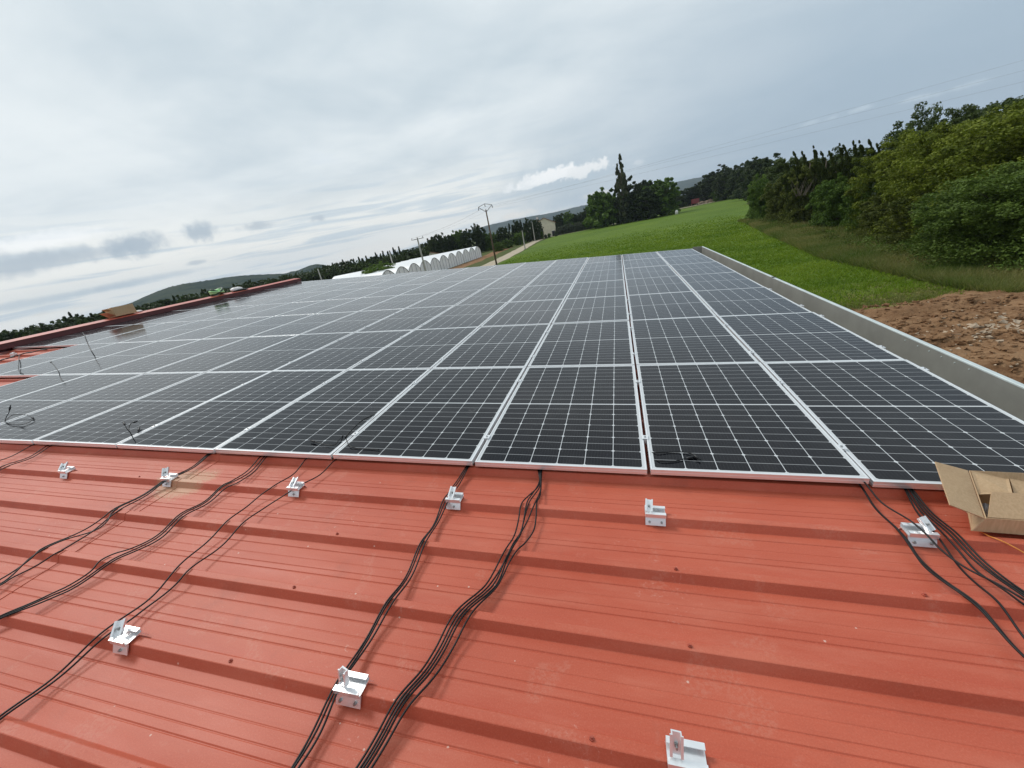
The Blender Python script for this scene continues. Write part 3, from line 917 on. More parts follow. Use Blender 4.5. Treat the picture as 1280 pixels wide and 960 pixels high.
# ------------------------------------------------------------------ mounting brackets waiting on the ribs
def bracket(x, y, label, rz, tilt, wide, v_rib, cx):
    p = roof(x, y, ZT)
    k = round((p[1] - RIB0) / RIBP) if v_rib is None else v_rib
    v = RIB0 + RIBP * k
    u = p[0]
    root = tag(empty('mounting_bracket', RM @ T(u, v, ZT + 0.0035) @ Matrix.Diagonal((0.80, 1.0, 0.92, 1))), label, 'mounting bracket', 'silver panel brackets screwed to the ribs')
    w = wide / 2
    mb = MB()                                       # saddle: front and back plates astride the rib, web on top
    mb.prism([(-0.0265, -0.038), (-0.0065, 0.0), (-0.0065, 0.004), (0.042, 0.004), (0.062, -0.036), (0.0645, -0.036), (0.0445, 0.0065), (-0.0095, 0.0065), (-0.0295, -0.038)], -w, w, 'x')
    mb.build('saddle', M_ALU, root)
    mb = MB()                                       # short rail on the web, C-shaped
    mb.prism([(-0.020, 0.0067), (0.050, 0.0067), (0.050, 0.030), (0.032, 0.030), (0.032, 0.0265), (0.046, 0.0265), (0.046, 0.0105), (-0.016, 0.0105), (-0.016, 0.0265), (-0.002, 0.0265), (-0.002, 0.030), (-0.020, 0.030)], -w * 1.02, w * 1.02, 'x')
    mb.build('rail', M_ALU, root)
    Mc = T(-w + cx * wide, 0.012, 0.030) @ Matrix.Rotation(rz, 4, 'Z') @ Matrix.Rotation(tilt, 4, 'X') @ T(0, 0.030 * min(tilt / 0.9, 1.0), 0)
    mb = MB()                                       # loose mid clamp: U-shaped, two fins
    mb.prism([(-0.018, 0.0), (0.018, 0.0), (0.018, 0.020), (0.0135, 0.020), (0.0135, 0.006), (-0.0135, 0.006), (-0.0135, 0.020), (-0.018, 0.020)], -0.030, 0.036, 'y')
    mb.box(-0.023, -0.018, -0.030, 0.036, 0.016, 0.020)
    mb.box(0.018, 0.023, -0.030, 0.036, 0.016, 0.020)
    mb.build('clamp', M_ALU, root, Mc)
    mb = MB().tube([(0, 0, 0.004), (0, 0, 0.012)], 0.0075, 6).tube([(0, 0, 0.012), (0, 0, 0.024)], 0.0042, 8)
    mb.build('bolt', M_STEEL, root, Mc)
    for sx in ((-0.6, 0.6) if wide > 0.11 else (0.1,)):
        mb = MB().tube([(sx * w, -0.0215, -0.021), (sx * w, -0.0275, -0.0185)], [0.008, 0.007], 6).tube([(sx * w, -0.0275, -0.0185), (sx * w, -0.0305, -0.0172)], 0.0045, 6)
        mb.build('screw', M_STEEL, root)
    return root
BR = [
    (89, 588, 'small silver roof bracket on the first rib, farthest from the open carton', 0.6, 0.5, .1, 0.25),
    (217, 597, 'silver roof bracket beside the dried mud on the first rib', 0.5, 0.85, .1, 0.25),
    (374, 608, 'silver roof bracket with a single cable running under it', 0.1, 0.45, .105, 0.4),
    (569, 625, 'silver roof bracket on first rib where three cables turn past it', -0.1, 0.6, .11, 0.35),
    (819, 645, 'silver roof bracket standing alone on first rib without cables', -0.10, 0.6, .123, 0.18),
    (1149, 669, 'silver roof bracket crossed by black cables near the open carton', 0.45, 0.6, .13, 0.75),
    (165, 794, 'silver roof bracket beside a pair of thin cables on the fourth rib', 0.5, 0.6, .105, 0.2),
    (442, 858, 'silver roof bracket with upright clamp fins touching a cable bundle', -0.25, 1.35, .125, 0.35),
    (857, 945, 'silver roof bracket cut by the bottom edge, clamp standing upright', -0.02, 1.15, .130, 0.22),
]
for (x, y, lab, rz, tl, wd, cx) in BR:
    bracket(x, y, lab, rz, tl, wd, None, cx)
p = roof(21, 443, ZT)
bracket(21, 443, 'small bracket on the far uncovered patch of red roof by ridge', 0.3, 0.2, .14, None, 0.4)

# ------------------------------------------------------------------ cables on the roof
RT = ZT + 0.004
def cable_path(pix, r=0.0032, lift=0.0, under=True):
    pts = []
    P = [roof(x, y, RT + r) for x, y in pix]
    if under:                                   # carry on under the panels
        d = P[0] - P[1]; d /= np.linalg.norm(d)
        P = [P[0] + d * 0.35] + P
    P = smooth_path(P, 10)
    out = []
    for q in P:
        ph = ((q[1] - 0.016 - RIB0) / RIBP) % 1.0      # 0 over a rib
        sag = 0.5 - 0.5 * math.cos(2 * math.pi * ph)
        out.append((q[0], q[1], RT + r + lift - sag * (0.018 if q[1] < 0 else 0.012)))
    return out
CABLES = []
def cable(pix, label, group, r=0.0039, lift=0.0):
    mb = MB().tube(cable_path(pix, r, lift), r, 8)
    o = mb.build('cable', M_CABLE, None, RM, True)
    return tag(o, label, 'cable', group)
ga = 'black solar cables trailing down the red roof'
cable([(40, 556.5), (20, 565), (0, 574), (-25, 585)], 'short black cable farthest from the open carton, entering under third panel gap', ga)
cable([(59, 557), (31, 571), (0, 584), (-25, 596)], 'upper cable of the short thick pair at the panels near the frame edge', ga)
cable([(62, 558), (33, 572.5), (0, 587), (-25, 599)], 'lower cable of the short thick pair at the panels near the frame edge', ga)
cable([(262, 566), (225, 590), (200, 603), (146, 634), (125, 648), (83, 670), (52, 686), (37, 698), (0, 720), (-25, 735)], 'upper cable of the wavy bundle beside the dried mud', ga)
cable([(263, 566.5), (227, 591), (201, 604.5), (150, 637), (117, 659), (83, 684), (67, 693), (48, 703.5), (15, 718), (0, 728), (-25, 742)], 'lower looping cable of the wavy bundle beside the dried mud', ga)
cable([(264, 567), (228, 590), (200, 604), (147, 635), (133, 650), (117, 660), (83, 672), (52, 688), (31, 701), (0, 726), (-25, 739)], 'middle cable crossing itself in the wavy bundle beside dried mud', ga)
cable([(325, 571), (294, 598), (277, 607), (252, 625.5), (227, 641), (200, 663), (165, 683), (142, 692), (125, 701), (112, 713), (83, 729), (65, 738), (34, 755), (0, 770), (-25, 781)], 'upper cable of the triple bundle passing below the sheet lap', ga)
cable([(330, 571), (300, 597), (278, 608), (253, 627), (228, 643), (201, 665), (166, 686), (143, 698), (113, 716), (84, 732), (65, 741), (34, 757), (0, 772), (-25, 784)], 'middle cable of the triple bundle passing below the sheet lap', ga)
cable([(333, 571), (302, 600), (281, 610), (255, 629), (230, 645), (202, 668), (168, 688), (144, 700), (114, 718), (86, 734), (70, 742), (40, 757), (0, 773), (-25, 786)], 'lower cable of the triple bundle passing below the sheet lap', ga)
cable([(382, 574), (364.6, 591), (341.7, 607.7), (316.7, 623), (287.5, 648), (269, 665), (239.6, 690), (200, 732), (156, 768), (119, 797.5), (56, 850), (0, 895), (-25, 914)], 'thin single cable, upper of the pair passing the fourth rib bracket', ga)
cable([(416.7, 576.5), (400, 590), (381, 602.5), (362.5, 614), (333, 629.6), (306, 651.5), (283, 673), (239.6, 709), (219, 729), (184, 754), (159, 776), (125, 800.6), (56, 855), (0, 899), (-25, 919)], 'thin single cable threading under a bracket, lower of its pair', ga)
gb = 'black cables of the narrow bundle past two brackets'
cable([(583, 583), (568, 602), (561, 615), (553, 627), (539, 658), (523, 683), (502, 726), (480, 757), (455, 797), (434, 832), (419, 856), (391, 907), (362, 960), (350, 985)], 'narrow three cable bundle past two brackets, the strand nearest the pair', gb)
cable([(584, 584), (570, 603), (563, 616), (556, 627), (541, 656), (527, 680), (504, 727), (482, 758), (457, 798), (437, 833), (423, 855), (396, 906), (364, 960), (352, 985)], 'narrow three cable bundle past two brackets, middle strand', gb)
cable([(586, 583), (575, 600), (566, 616), (558, 630), (544, 655), (530, 682), (510, 724), (489, 756), (460, 800), (440, 832), (427, 853), (401, 908), (370, 960), (357, 985)], 'narrow three cable bundle past two brackets, strand nearest the thick bundle', gb)
gc = 'black cables of the thick bundle below the panel middle'
A1 = [(615, 722), (602, 738), (571, 769), (546, 810), (527, 841), (499, 876), (474, 916), (446, 960), (430, 986)]
cable([(673, 588), (674, 602), (662, 616.5), (652, 629.6), (647.5, 648.5), (641.7, 669), (633, 685)] + [(x - 4, y - 1) for x, y in A1], 'thick five cable bundle, outermost strand bowing towards the narrow bundle', gc)
cable([(674.5, 588), (674, 600), (666.5, 613.5), (659, 628), (655, 645.6), (650.4, 663), (641.7, 679), (632, 699)] + [(x + 1, y) for x, y in A1], 'thick five cable bundle, second strand from the narrow bundle', gc, lift=0.003)
cable([(675.5, 588), (676, 606), (672, 622), (662, 644), (650.4, 664.6), (646, 676), (633, 697)] + [(x + 4, y + 2) for x, y in A1], 'thick five cable bundle, central strand crossing over the others', gc, lift=0.005)
cable([(674, 588), (675, 603), (668, 616), (661, 629), (654, 650), (650, 666), (643, 680), (634, 698)] + [(x + 7, y + 2) for x, y in A1], 'thick five cable bundle, strand laid against the central one', gc)
cable([(677, 589), (675, 616.5), (671, 628), (670, 644), (666.5, 660), (656, 677.7), (647.5, 686.5), (637, 701), (627, 718.5), (618, 733), (590, 766), (565, 807), (540, 847.5), (509, 885), (484, 922.5), (462, 957), (446, 985)], 'thick five cable bundle, outer strand bowing towards the lone bracket', gc)
gd = 'black cables running down beside the open carton'
cable([(1077.5, 610), (1095, 632), (1115, 655), (1132.5, 675), (1145, 690), (1160, 707.5), (1185, 730), (1220, 757), (1242, 777), (1265, 800), (1295, 830)], 'thick cable crossing the edge of the carton bracket, lower strand', gd, lift=0.002)
cable([(1078.5, 610), (1097, 633), (1118, 657), (1135, 675), (1148, 691), (1163, 706), (1188, 729), (1222, 755), (1244, 776), (1266, 799), (1295, 829)], 'thick cable crossing the edge of the carton bracket, upper strand', gd)
cable([(1080, 611), (1100, 631), (1130, 654), (1155, 675), (1175, 692.5), (1210, 717.5), (1237.5, 734), (1270, 755), (1300, 772)], 'thin cable lying across the middle of the bracket near carton', gd, lift=0.036)
cable([(1132, 613), (1150, 640), (1167, 664), (1192, 694), (1222, 728), (1247, 752), (1275, 785), (1300, 812)], 'steepest cable of the bundle emerging under the panel by carton', gd)
cable([(1134, 613), (1156, 640), (1178, 666), (1205, 692), (1222, 709), (1252, 733), (1275, 752), (1300, 768)], 'second cable of the bundle emerging under the panel by carton', gd)
cable([(1137, 613), (1158, 638), (1182, 664), (1210, 690), (1240, 713), (1268, 736), (1300, 762)], 'third cable of the bundle emerging under the panel by carton', gd, lift=0.003)
cable([(1139, 613), (1162, 637), (1186, 662), (1214, 688), (1243, 711), (1271, 734), (1300, 757)], 'fourth cable of the bundle emerging under the panel by carton', gd)
cable([(1142, 614), (1166, 638), (1190, 662), (1218, 688), (1248, 712), (1276, 736), (1300, 755)], 'last cable of the bundle, the one closest to the carton', gd, lift=0.004)
pth = smooth_path([roof(x, y, n) for x, y, n in ((1225, 664, -0.08), (1236, 670, -0.06), (1247, 674, -0.05), (1262, 681, -0.058), (1285, 694, -0.075), (1310, 712, -0.09))], 8)
tag(MB().tube(pth, 0.0026, 8).build('cord', M_ORANGE, None, RM, True), 'thin orange cord coming out from under the open carton', 'cord')
pth = smooth_path([roof(x, y, n) for x, y, n in ((1168, 610, -0.085), (1185, 622, -0.075), (1200, 632, -0.072), (1214, 645, -0.085))], 8)
tag(MB().tube(pth, 0.003, 8).build('strap', M_STRAP, None, RM, True), 'pale strap running from panel edge behind the carton flap', 'strap')
# cables on the bare patch by the ridge
pth = [roof(x, y, -0.05) for x, y in ((-10, 453), (0, 450.5), (12, 447), (24, 443.5), (40, 440), (60, 436))]
for i, dv in enumerate((0.0, 0.05)):
    q = [(a[0], a[1] + dv, a[2] + 0.006 * math.sin(k)) for k, a in enumerate(smooth_path(pth, 6))]
    tag(MB().tube(q, 0.009, 8).build('cable', M_CABLE, None, RM, True), ('upper' if i else 'lower') + ' black cable lying across the bare roof patch by the ridge', 'cable', 'cables on the bare patch by the ridge')

# connector leads poking up between the panels
def lead(pts3, label, ends=(True,), r=0.0034, body=0.0085):
    """pts3: list of paths in roof coordinates; each ends in a plug"""
    root = tag(empty('connector_lead', RM @ T(*pts3[0][0])), label, 'connector lead', 'black connector leads lying on the panels')
    o3 = np.array(pts3[0][0])
    for i, path in enumerate(pts3):
        P = [np.array(p) - o3 for p in path]
        S = smooth_path(P, 8)
        MB().tube(S, r, 8).build('lead_wire', M_CABLE, root, None, True)
        if i < len(ends) and ends[i]:
            e, d = S[-1], S[-1] - S[-3]
            d = d / np.linalg.norm(d)
            q = MB().tube([e - d * 0.012, e, e + d * 0.004, e + d * 0.03, e + d * 0.032, e + d * 0.052], [r, body * .8, body, body, body * .62, body * .55], 10)
            q.build('plug', M_CONN, root, None, True)
    return root
def pp(x, y, n): return roof(x, y, n)
lead([[pp(6, 527, 0), pp(8, 521, 0.04), pp(11, 516, 0.07), pp(12, 512, 0.10)],
      [pp(6, 527, 0.002), pp(14, 519.5, .02), pp(24, 518, .025), pp(34, 519, .02), pp(40, 522, .008)],
      [pp(6, 527, 0.002), pp(14, 530, .006), pp(26, 531, .006), pp(36, 528, .006), pp(42, 524, .008)]],
     'black lead with upright plug and loop, lying near the frame edge', (True, True, False))
lead([[pp(167, 553.5, -.03), pp(166, 547, 0.01), pp(163, 541, 0.05), pp(158, 535, 0.09), pp(156, 531, .11)],
      [pp(165, 545, 0.02), pp(161, 537, 0.035), pp(163, 530, 0.06), pp(167, 528, .055)]],
     'upright forked black lead in the gap of the front row', (True, True))
lead([[pp(172, 541, -.02), pp(172.5, 540, .01), pp(173, 538.5, 0.018)]], 'short black plug end beside the upright forked lead', (True,))
lead([[pp(78, 478, -.02), pp(75, 470, .04), pp(73, 464, .10), pp(67, 456, .16), pp(64, 453, .18)]], 'bent black lead standing between front and second row', (True,), 0.005, 0.011)
lead([[pp(119, 446, -.02), pp(115, 440, .07), pp(110, 430, .18), pp(106, 420, .30), pp(104, 417, .33)]], 'long straight black lead leaning near the ridge carton', (True,), 0.007, 0.013)
lead([[pp(24, 443, -.03), pp(23.5, 452, .03), pp(23.5, 463, .02), pp(29, 467.5, .006)]], 'hanging black lead beside the bare patch by the ridge', (False,), 0.006)
lead([[pp(432, 541, -.02), pp(425, 548, .01), pp(418, 556, .008), pp(408, 556, .008), pp(400, 554, .010), pp(393, 552, .012)],
      [pp(431, 543, -.02), pp(436, 556, .008), pp(445, 560, .006), pp(460, 561, .005), pp(474, 562, .006)]],
     'flat black lead with forked plugs on the front row panel', (True, False))
lead([[pp(431, 549, -.02), pp(434, 544, .012), pp(444, 533, .016), pp(455, 524, .016), pp(466, 519, .006), pp(470, 516, -.02)]], 'black lead arching along the gap between two front row panels', (False,), 0.005)
lead([[pp(810, 566, -.02), pp(820, 565.5, .008), pp(838, 565, .006), pp(852, 565, .008), pp(862, 566, .01), pp(868, 569.5, .012)],
      [pp(812, 574, -.02), pp(824, 576, .006), pp(840, 577, .006), pp(853, 574, .008), pp(860, 572.5, .01)]],
     'black lead with thick plug lying on the panel above lone bracket', (True, True))

# ------------------------------------------------------------------ cartons and things left on the roof
def slab(mb, a, b, c, d, t=0.004):
    """thin board with corners a b c d"""
    a, b, c, d = [np.array(p, float) for p in (a, b, c, d)]
    n = np.cross(b - a, d - a); n /= np.linalg.norm(n)
    V = [p for p in (a, b, c, d)] + [p - n * t for p in (a, b, c, d)]
    mb.add(V, [(0, 1, 2, 3), (7, 6, 5, 4), (0, 4, 5, 1), (1, 5, 6, 2), (2, 6, 7, 3), (3, 7, 4, 0)])
def open_carton():
    def roofv(x, y, v):                                # sight line met with an upright plane across the roof
        d = RMI @ ray(x, y); c = RMI @ (CAM - np.array([0, 0, ZR]))
        return c + d * (v - c[1]) / d[1]
    FLb = roof(1214, 663.5, -0.058)
    vf = FLb[1]; vb = vf + 0.27
    FLt = roofv(1231.5, 647.5, vf + 0.005)
    dirx = np.array([1.0, -0.02, 0.0]); wdt = 0.40
    FRt = FLt + dirx * wdt; FRb = FLb + dirx * (wdt + 0.02)
    BLt = roofv(1211, 588, vb); BRt = BLt + dirx * wdt
    BLb = roofv(1207, 630, vb - 0.06); BRb = BLb + dirx * (wdt + .02)
    root = tag(empty('open_carton', RM @ T(*FLb)), 'large open cardboard carton with flaps out, leaning on the panel edge', 'carton')
    q = lambda p: np.array(p) - FLb
    def part(name, quads, mat=M_CARD):
        mb = MB()
        for s in quads: slab(mb, *[q(p) for p in s])
        return mb.build(name, mat, root)
    part('side', [(FLb, FRb, FRt, FLt)])
    part('side', [(BLb, FLb, FLt, BLt)])
    part('side', [(BRb, BLb, BLt, BRt)])
    part('side', [(FRb, BRb, BRt, FRt)])
    part('bottom', [(FLb, BLb, BRb, FRb)])
    e = 0.004
    # left flap folded outwards
    A, B = roofv(1169, 577, vb - 0.01), roofv(1187.7, 631, vf + 0.01)
    part('flap', [(B, FLt + (-e, 0, 0), BLt + (-e, 0, 0), A)])
    # front flap standing up and leaning inwards
    C1 = roofv(1239.5, 614.5, vf + 0.10)
    part('flap', [(FLt + dirx * .012 + (0, .004, .003), FLt + dirx * (wdt - .01) + (0, .004, .003), C1 + dirx * (wdt - .07), C1)])
    # back flap fallen inwards
    E1, E2 = roofv(1214, 588.5, vb - .006), roofv(1260.5, 596.5, vb - .006)
    D1, D2 = roofv(1223, 618, vb - .13), roofv(1265.5, 616.5, vb - .13)
    part('flap', [(D1, D2, E2, E1)])
    # right flap
    F1, F2 = roofv(1262, 596.5, vb - .01), roofv(1292, 600, vb - .01)
    G1, G2 = roofv(1268, 618.5, vb - .10), roofv(1296, 620, vb - .10)
    part('flap', [(G1, G2, F2, F1)])
    p0 = FLb * .35 + FRb * .65; p1 = FLt * .35 + FRt * .65
    n_ = np.array([0, -0.0015, 0.0015])
    part('tape', [(p0 + n_, p0 + dirx * .055 + n_, p1 + dirx * .055 + n_, p1 + n_)], M_TAPE)
    lb = [roof(1225.5, 630, -0.02), roof(1231, 628.5, -0.005), roof(1237, 631, -0.02), roof(1236, 640, -0.028), roof(1234.5, 649, -0.04), roof(1229.5, 649, -0.04), roof(1227.5, 640, -0.02), roof(1231.5, 639, 0.0)]
    mb = MB().add([q(v) for v in lb], [(0, 7, 1), (1, 7, 2), (2, 7, 3), (3, 7, 4), (4, 7, 5), (5, 7, 6), (6, 7, 0)])
    mb.build('plastic_lining', M_GREYBAG, root)
open_carton()

def ridge_carton():
    p = roof(147, 397, 0.115)
    p[0] = -13.36
    root = tag(empty('closed_carton', RM @ T(p[0], p[1], 0.142) @ Matrix.Rotation(R_(-8), 4, 'Y')), 'brown cardboard carton sitting on top of the red ridge', 'carton')
    MB().box(-0.16, 0.16, -0.10, 0.42, 0.0, 0.245).build('body', M_CARD, root)
    mb = MB()
    slab(mb, (-.16, -.105, .02), (.16, -.105, .03), (.16, -.27, .14), (-.16, -.25, .16), .004)
    mb.build('flap', M_CARD, root)
    mb = MB()
    slab(mb, (-.10, -.105, .18), (.10, -.105, .18), (.10, -.20, .235), (-.10, -.20, .235), .004)
    mb.build('flap', M_CARD, root)
    MB().box(-0.165, 0.165, 0.13, 0.19, 0.2455, 0.2475).build('tape', M_TAPE, root)
ridge_carton()
def heap(x, y, label, name, cat, mat, R, rt, n, seed, mat2=None, squash=0.35):
    p = roof(x, y, 0.12); u = -13.33
    root = tag(empty(name, RM @ T(u, p[1], 0.142)), label, cat)
    r = np.random.default_rng(seed)
    for j, (m_, nn) in enumerate(((mat, n), (mat2, 2)) if mat2 else ((mat, n),)):
        mb = MB()
        for k in range(nn):
            a0 = r.uniform(0, 6.28); Rk = R * r.uniform(.6, 1.0)
            tx = r.uniform(0.1, 0.95); ax = r.uniform(0, 3.14)
            pts = []
            for a in np.linspace(0, 2 * math.pi, 20):
                q = Vector((Rk * math.cos(a) * .6, Rk * math.sin(a) * 1.3, 0))
                q = Matrix.Rotation(tx, 3, Vector((math.cos(ax), math.sin(ax), 0))) @ q
                pts.append((q.x, q.y, max(q.z * squash * 2 + R * .55, rt)))
            mb.tube(pts, rt, 8, False)
        mb.build('coil' if j == 0 else 'inner_coil', m_, root, None, True)
    return root
heap(279, 369, 'light green coiled hose heaped on the red ridge', 'hose_coil', 'hose', M_GREEN, 0.19, 0.032, 7, 1, M_DKGREEN)
def lumpy(x, y, label, name, cat, mat, sx, sy, sz, seed, u=-13.33):
    p = roof(x, y, 0.12)
    r = np.random.default_rng(seed)
    V, F = [], []
    nu, nv = 14, 8
    for j in range(nv + 1):
        for i in range(nu):
            a, b = 2 * math.pi * i / nu, math.pi * j / nv
            k = 1 + 0.18 * math.sin(3 * a + seed) * math.sin(b) + r.normal(0, .05)
            V.append((sx * k * math.sin(b) * math.cos(a), sy * k * math.sin(b) * math.sin(a), max(sz * (math.cos(b) * k + .75), 0)))
    for j in range(nv):
        for i in range(nu):
            F.append((j * nu + i, j * nu + (i + 1) % nu, (j + 1) * nu + (i + 1) % nu, (j + 1) * nu + i)[::-1])
    o = link(name, mesh(name, V, F, mat, True), None, RM @ T(u, p[1], 0.139))
    return tag(o, label, cat)
lumpy(301.5, 364, 'small crumpled white bag lying on the red ridge', 'bag', 'bag', M_WHITE, 0.12, 0.24, 0.075, 4)
lumpy(314, 362.5, 'flat black cloth draped on the ridge edge beside white bag', 'cloth', 'cloth', M_BLACKGAP, 0.14, 0.30, 0.03, 6, -13.26)
lumpy(173, 391, 'small pale rag on the ridge beside the brown carton', 'rag', 'rag', M_WHITE, 0.06, 0.09, 0.03, 9)

# ------------------------------------------------------------------ trees
def leaves(centers, radii, per, size, seed, mat, name='crown', up=0.18, elong=1.0, ctint=None, tilt_dir=None):
    r = np.random.default_rng(seed)
    centers = np.asarray(centers, float); n = len(centers)
    cid = np.repeat(np.arange(n), per)
    g = r.normal(0, 1, (len(cid), 3))
    g /= np.linalg.norm(g, axis=1)[:, None]
    rad = r.uniform(0.15, 1, len(cid)) ** 0.5
    P = centers[cid] + g * rad[:, None] * np.asarray(radii)[cid]
    nrm = g + r.normal(0, .7, g.shape) + np.array([0, 0, up])
    nrm /= np.linalg.norm(nrm, axis=1)[:, None]
    t = np.cross(nrm, r.normal(0, 1, g.shape)) if tilt_dir is None else np.asarray(tilt_dir) + r.normal(0, .25, g.shape)
    t /= np.linalg.norm(t, axis=1)[:, None] + 1e-9
    b = np.cross(nrm, t); b /= np.linalg.norm(b, axis=1)[:, None] + 1e-9
    s = size * r.uniform(.6, 1.35, len(cid))[:, None]
    bend = nrm * s * r.uniform(-.3, .3, len(cid))[:, None]
    a_ = t * s * elong
    w_ = b * s * 0.62
    VV = np.stack([P - a_, P + w_ * .95 - a_ * .1 + bend, P + a_, P - w_ * .95 + a_ * .1 + bend], 1).reshape(-1, 3)
    tint = (r.uniform(0, 1, n) if ctint is None else ctint)[cid] * .6 + r.uniform(0, 1, len(cid)) * .4
    return quads_mesh(name, VV, 4, mat, tint)
def round_clumps(seed, n, rx, rz, zc, lob=9, lobamp=0.25):
    """clump centres over a lobed crown of radius rx, half height rz, centre zc: tight sprays with gaps between, some growing out"""
    r = np.random.default_rng(seed)
    L = r.normal(0, 1, (lob, 3)); L[:, 2] = L[:, 2] * .7 + .25
    L /= np.linalg.norm(L, axis=1)[:, None]
    C, Rr = [], []
    n = int(n * 1.35)
    for i in range(n):
        d = r.normal(0, 1, 3); d /= np.linalg.norm(d)
        amp = 1 - lobamp + lobamp * 1.8 * max(0, max(L @ d)) ** 5
        t = r.uniform(.55, 1.0) if i % 5 else r.uniform(.25, .7)
        C.append((d[0] * rx * amp * t, d[1] * rx * amp * t, zc + d[2] * rz * amp * t))
        Rr.append(np.array((1, 1, .92)) * rx * (r.uniform(.07, .155) if i % 5 else r.uniform(.14, .24)))
    return np.array(C), np.array(Rr)
def plume_clumps(seed, n, h, rx, lean=0.0, taper=0.9, z0=0.1, plumes=1, power=1.15):
    r = np.random.default_rng(seed)
    off = [(0, 0, 1.0)] + [(r.uniform(-.75, .75) * rx, r.uniform(-.75, .75) * rx, r.uniform(.62, .93)) for _ in range(plumes - 1)]
    C, Rr = [], []
    k = 1.0 if plumes == 1 else 0.62
    for i in range(n):
        ox, oy, hh = off[i % plumes]
        t = r.uniform(0, 1) ** .9
        prof = (1 - t ** power) * taper + (1 - taper) * .35
        prof *= min(1, (t + .12) * 5)
        a = r.uniform(0, 6.28)
        q = rx * k * prof * r.uniform(.3, 1) ** .6
        C.append((ox + q * math.cos(a) + lean * t * t * h, oy + q * math.sin(a), h * hh * (z0 + (1 - z0) * t)))
        Rr.append(np.array((1, 1, 1.9)) * rx * k * r.uniform(.16, .36) * (1 - .86 * t))
    return np.array(C), np.array(Rr)
def trunk_mesh(seed, h, r0, limbs=5, spread=0.4, forks=True):
    r = np.random.default_rng(seed)
    mb = MB()
    pts = [(0, 0, -0.1)]
    x = y = 0
    for k in range(1, 7):
        x += r.normal(0, .05) * h * .12; y += r.normal(0, .05) * h * .12
        pts.append((x, y, h * k / 6))
    mb.tube(pts, [r0 * (1.25 - .95 * k / 6) for k in range(7)], 8)
    for k in range(limbs):
        i = r.integers(1, 5); a = r.uniform(0, 6.28)
        p = np.array(pts[i]); L = h * spread * r.uniform(.6, 1.1)
        q = [p, p + (math.cos(a) * L * .45, math.sin(a) * L * .45, L * .35), p + (math.cos(a) * L * .8, math.sin(a) * L * .8, L * .85)]
        mb.tube(smooth_path(q, 3), [r0 * .5 * (1 - .11 * j) for j in range(7)], 6)
        if forks:
            a2 = a + r.choice([-1, 1]) * .7
            p2 = q[1]
            mb.tube([p2, p2 + np.array((math.cos(a2) * L * .3, math.sin(a2) * L * .3, L * .4))], [r0 * .28, r0 * .08], 5)
    return mesh('trunk', mb.V, mb.F, M_BARK, True)
# prototypes: (crown mesh, trunk mesh, height, half width)
PROTO = {}
def proto_round(key, seed, mat, h, rx, n, per, size, zc=.55, rz=.48, low=False, **kw):
    C, Rr = round_clumps(seed, n, rx, rz * h, zc * h)
    if low:                                                      # foliage down to the ground
        r = np.random.default_rng(seed + 50)
        m_ = n // 3
        a = r.uniform(0, 6.28, m_); q = rx * r.uniform(.3, .95, m_)
        C = np.vstack([C, np.c_[q * np.cos(a), q * np.sin(a), h * r.uniform(.02, .3, m_)]])
        Rr = np.vstack([Rr, np.outer(rx * r.uniform(.15, .25, m_), (1, 1, .8))])
    C[:, 2] = np.maximum(C[:, 2], 0.08 * h)
    PROTO[key] = (leaves(C, Rr, per, size, seed, LEAF[mat], **kw), trunk_mesh(seed, h * .75, h * .022), h, rx)
def proto_plume(key, seed, mat, h, rx, n, per, size, lean=0.0, taper=.9, z0=.08, plumes=1, power=1.15):
    C, Rr = plume_clumps(seed, n, h, rx, lean, taper, z0, plumes, power)
    PROTO[key] = (leaves(C, Rr, per, size, seed, LEAF[mat], up=.2, elong=1.6, tilt_dir=(lean * 2, 0, 1)), trunk_mesh(seed, h * .8, h * .018, 3, .15, False), h, rx)
for i in range(3):
    proto_round(f'yellow{i}', 100 + i, 'yellow', 8.0, 3.6, 300, 150, 0.075, low=True)
    proto_round(f'mid{i}', 110 + i, 'mid', 5.0, 2.4, 190, 130, 0.068, low=True)
    proto_round(f'olive{i}', 120 + i, 'olive', 6.0, 2.6, 200, 130, 0.072, low=True)
    proto_round(f'dark{i}', 130 + i, 'dark', 9.0, 3.6, 260, 100, 0.11)
    proto_round(f'far{i}', 140 + i, 'far', 9.0, 3.6, 150, 46, 0.25, low=True)
    proto_round(f'fmid{i}', 150 + i, 'mid', 7.0, 3.2, 140, 44, 0.25, low=True)
    proto_plume(f'spike{i}', 160 + i, 'cypress', 8.5, 1.5, 230, 90, 0.085, lean=-0.17, plumes=4)
    proto_plume(f'fspike{i}', 170 + i, 'far', 9.0, 1.9, 130, 40, 0.24, plumes=3)
    proto_round(f'grey{i}', 180 + i, 'grey', 3.0, 2.0, 80, 40, 0.17, low=True)
proto_round('blue0', 190, 'bluegreen', 6.5, 3.2, 420, 150, 0.062, low=True)
proto_plume('poplar0', 195, 'poplar', 27.0, 4.3, 230, 64, 0.36, taper=.95, z0=.05, plumes=3, power=2.2)
proto_round('loose0', 197, 'far', 13.0, 4.2, 130, 50, 0.30)
SEEN = set()
TREES = {}
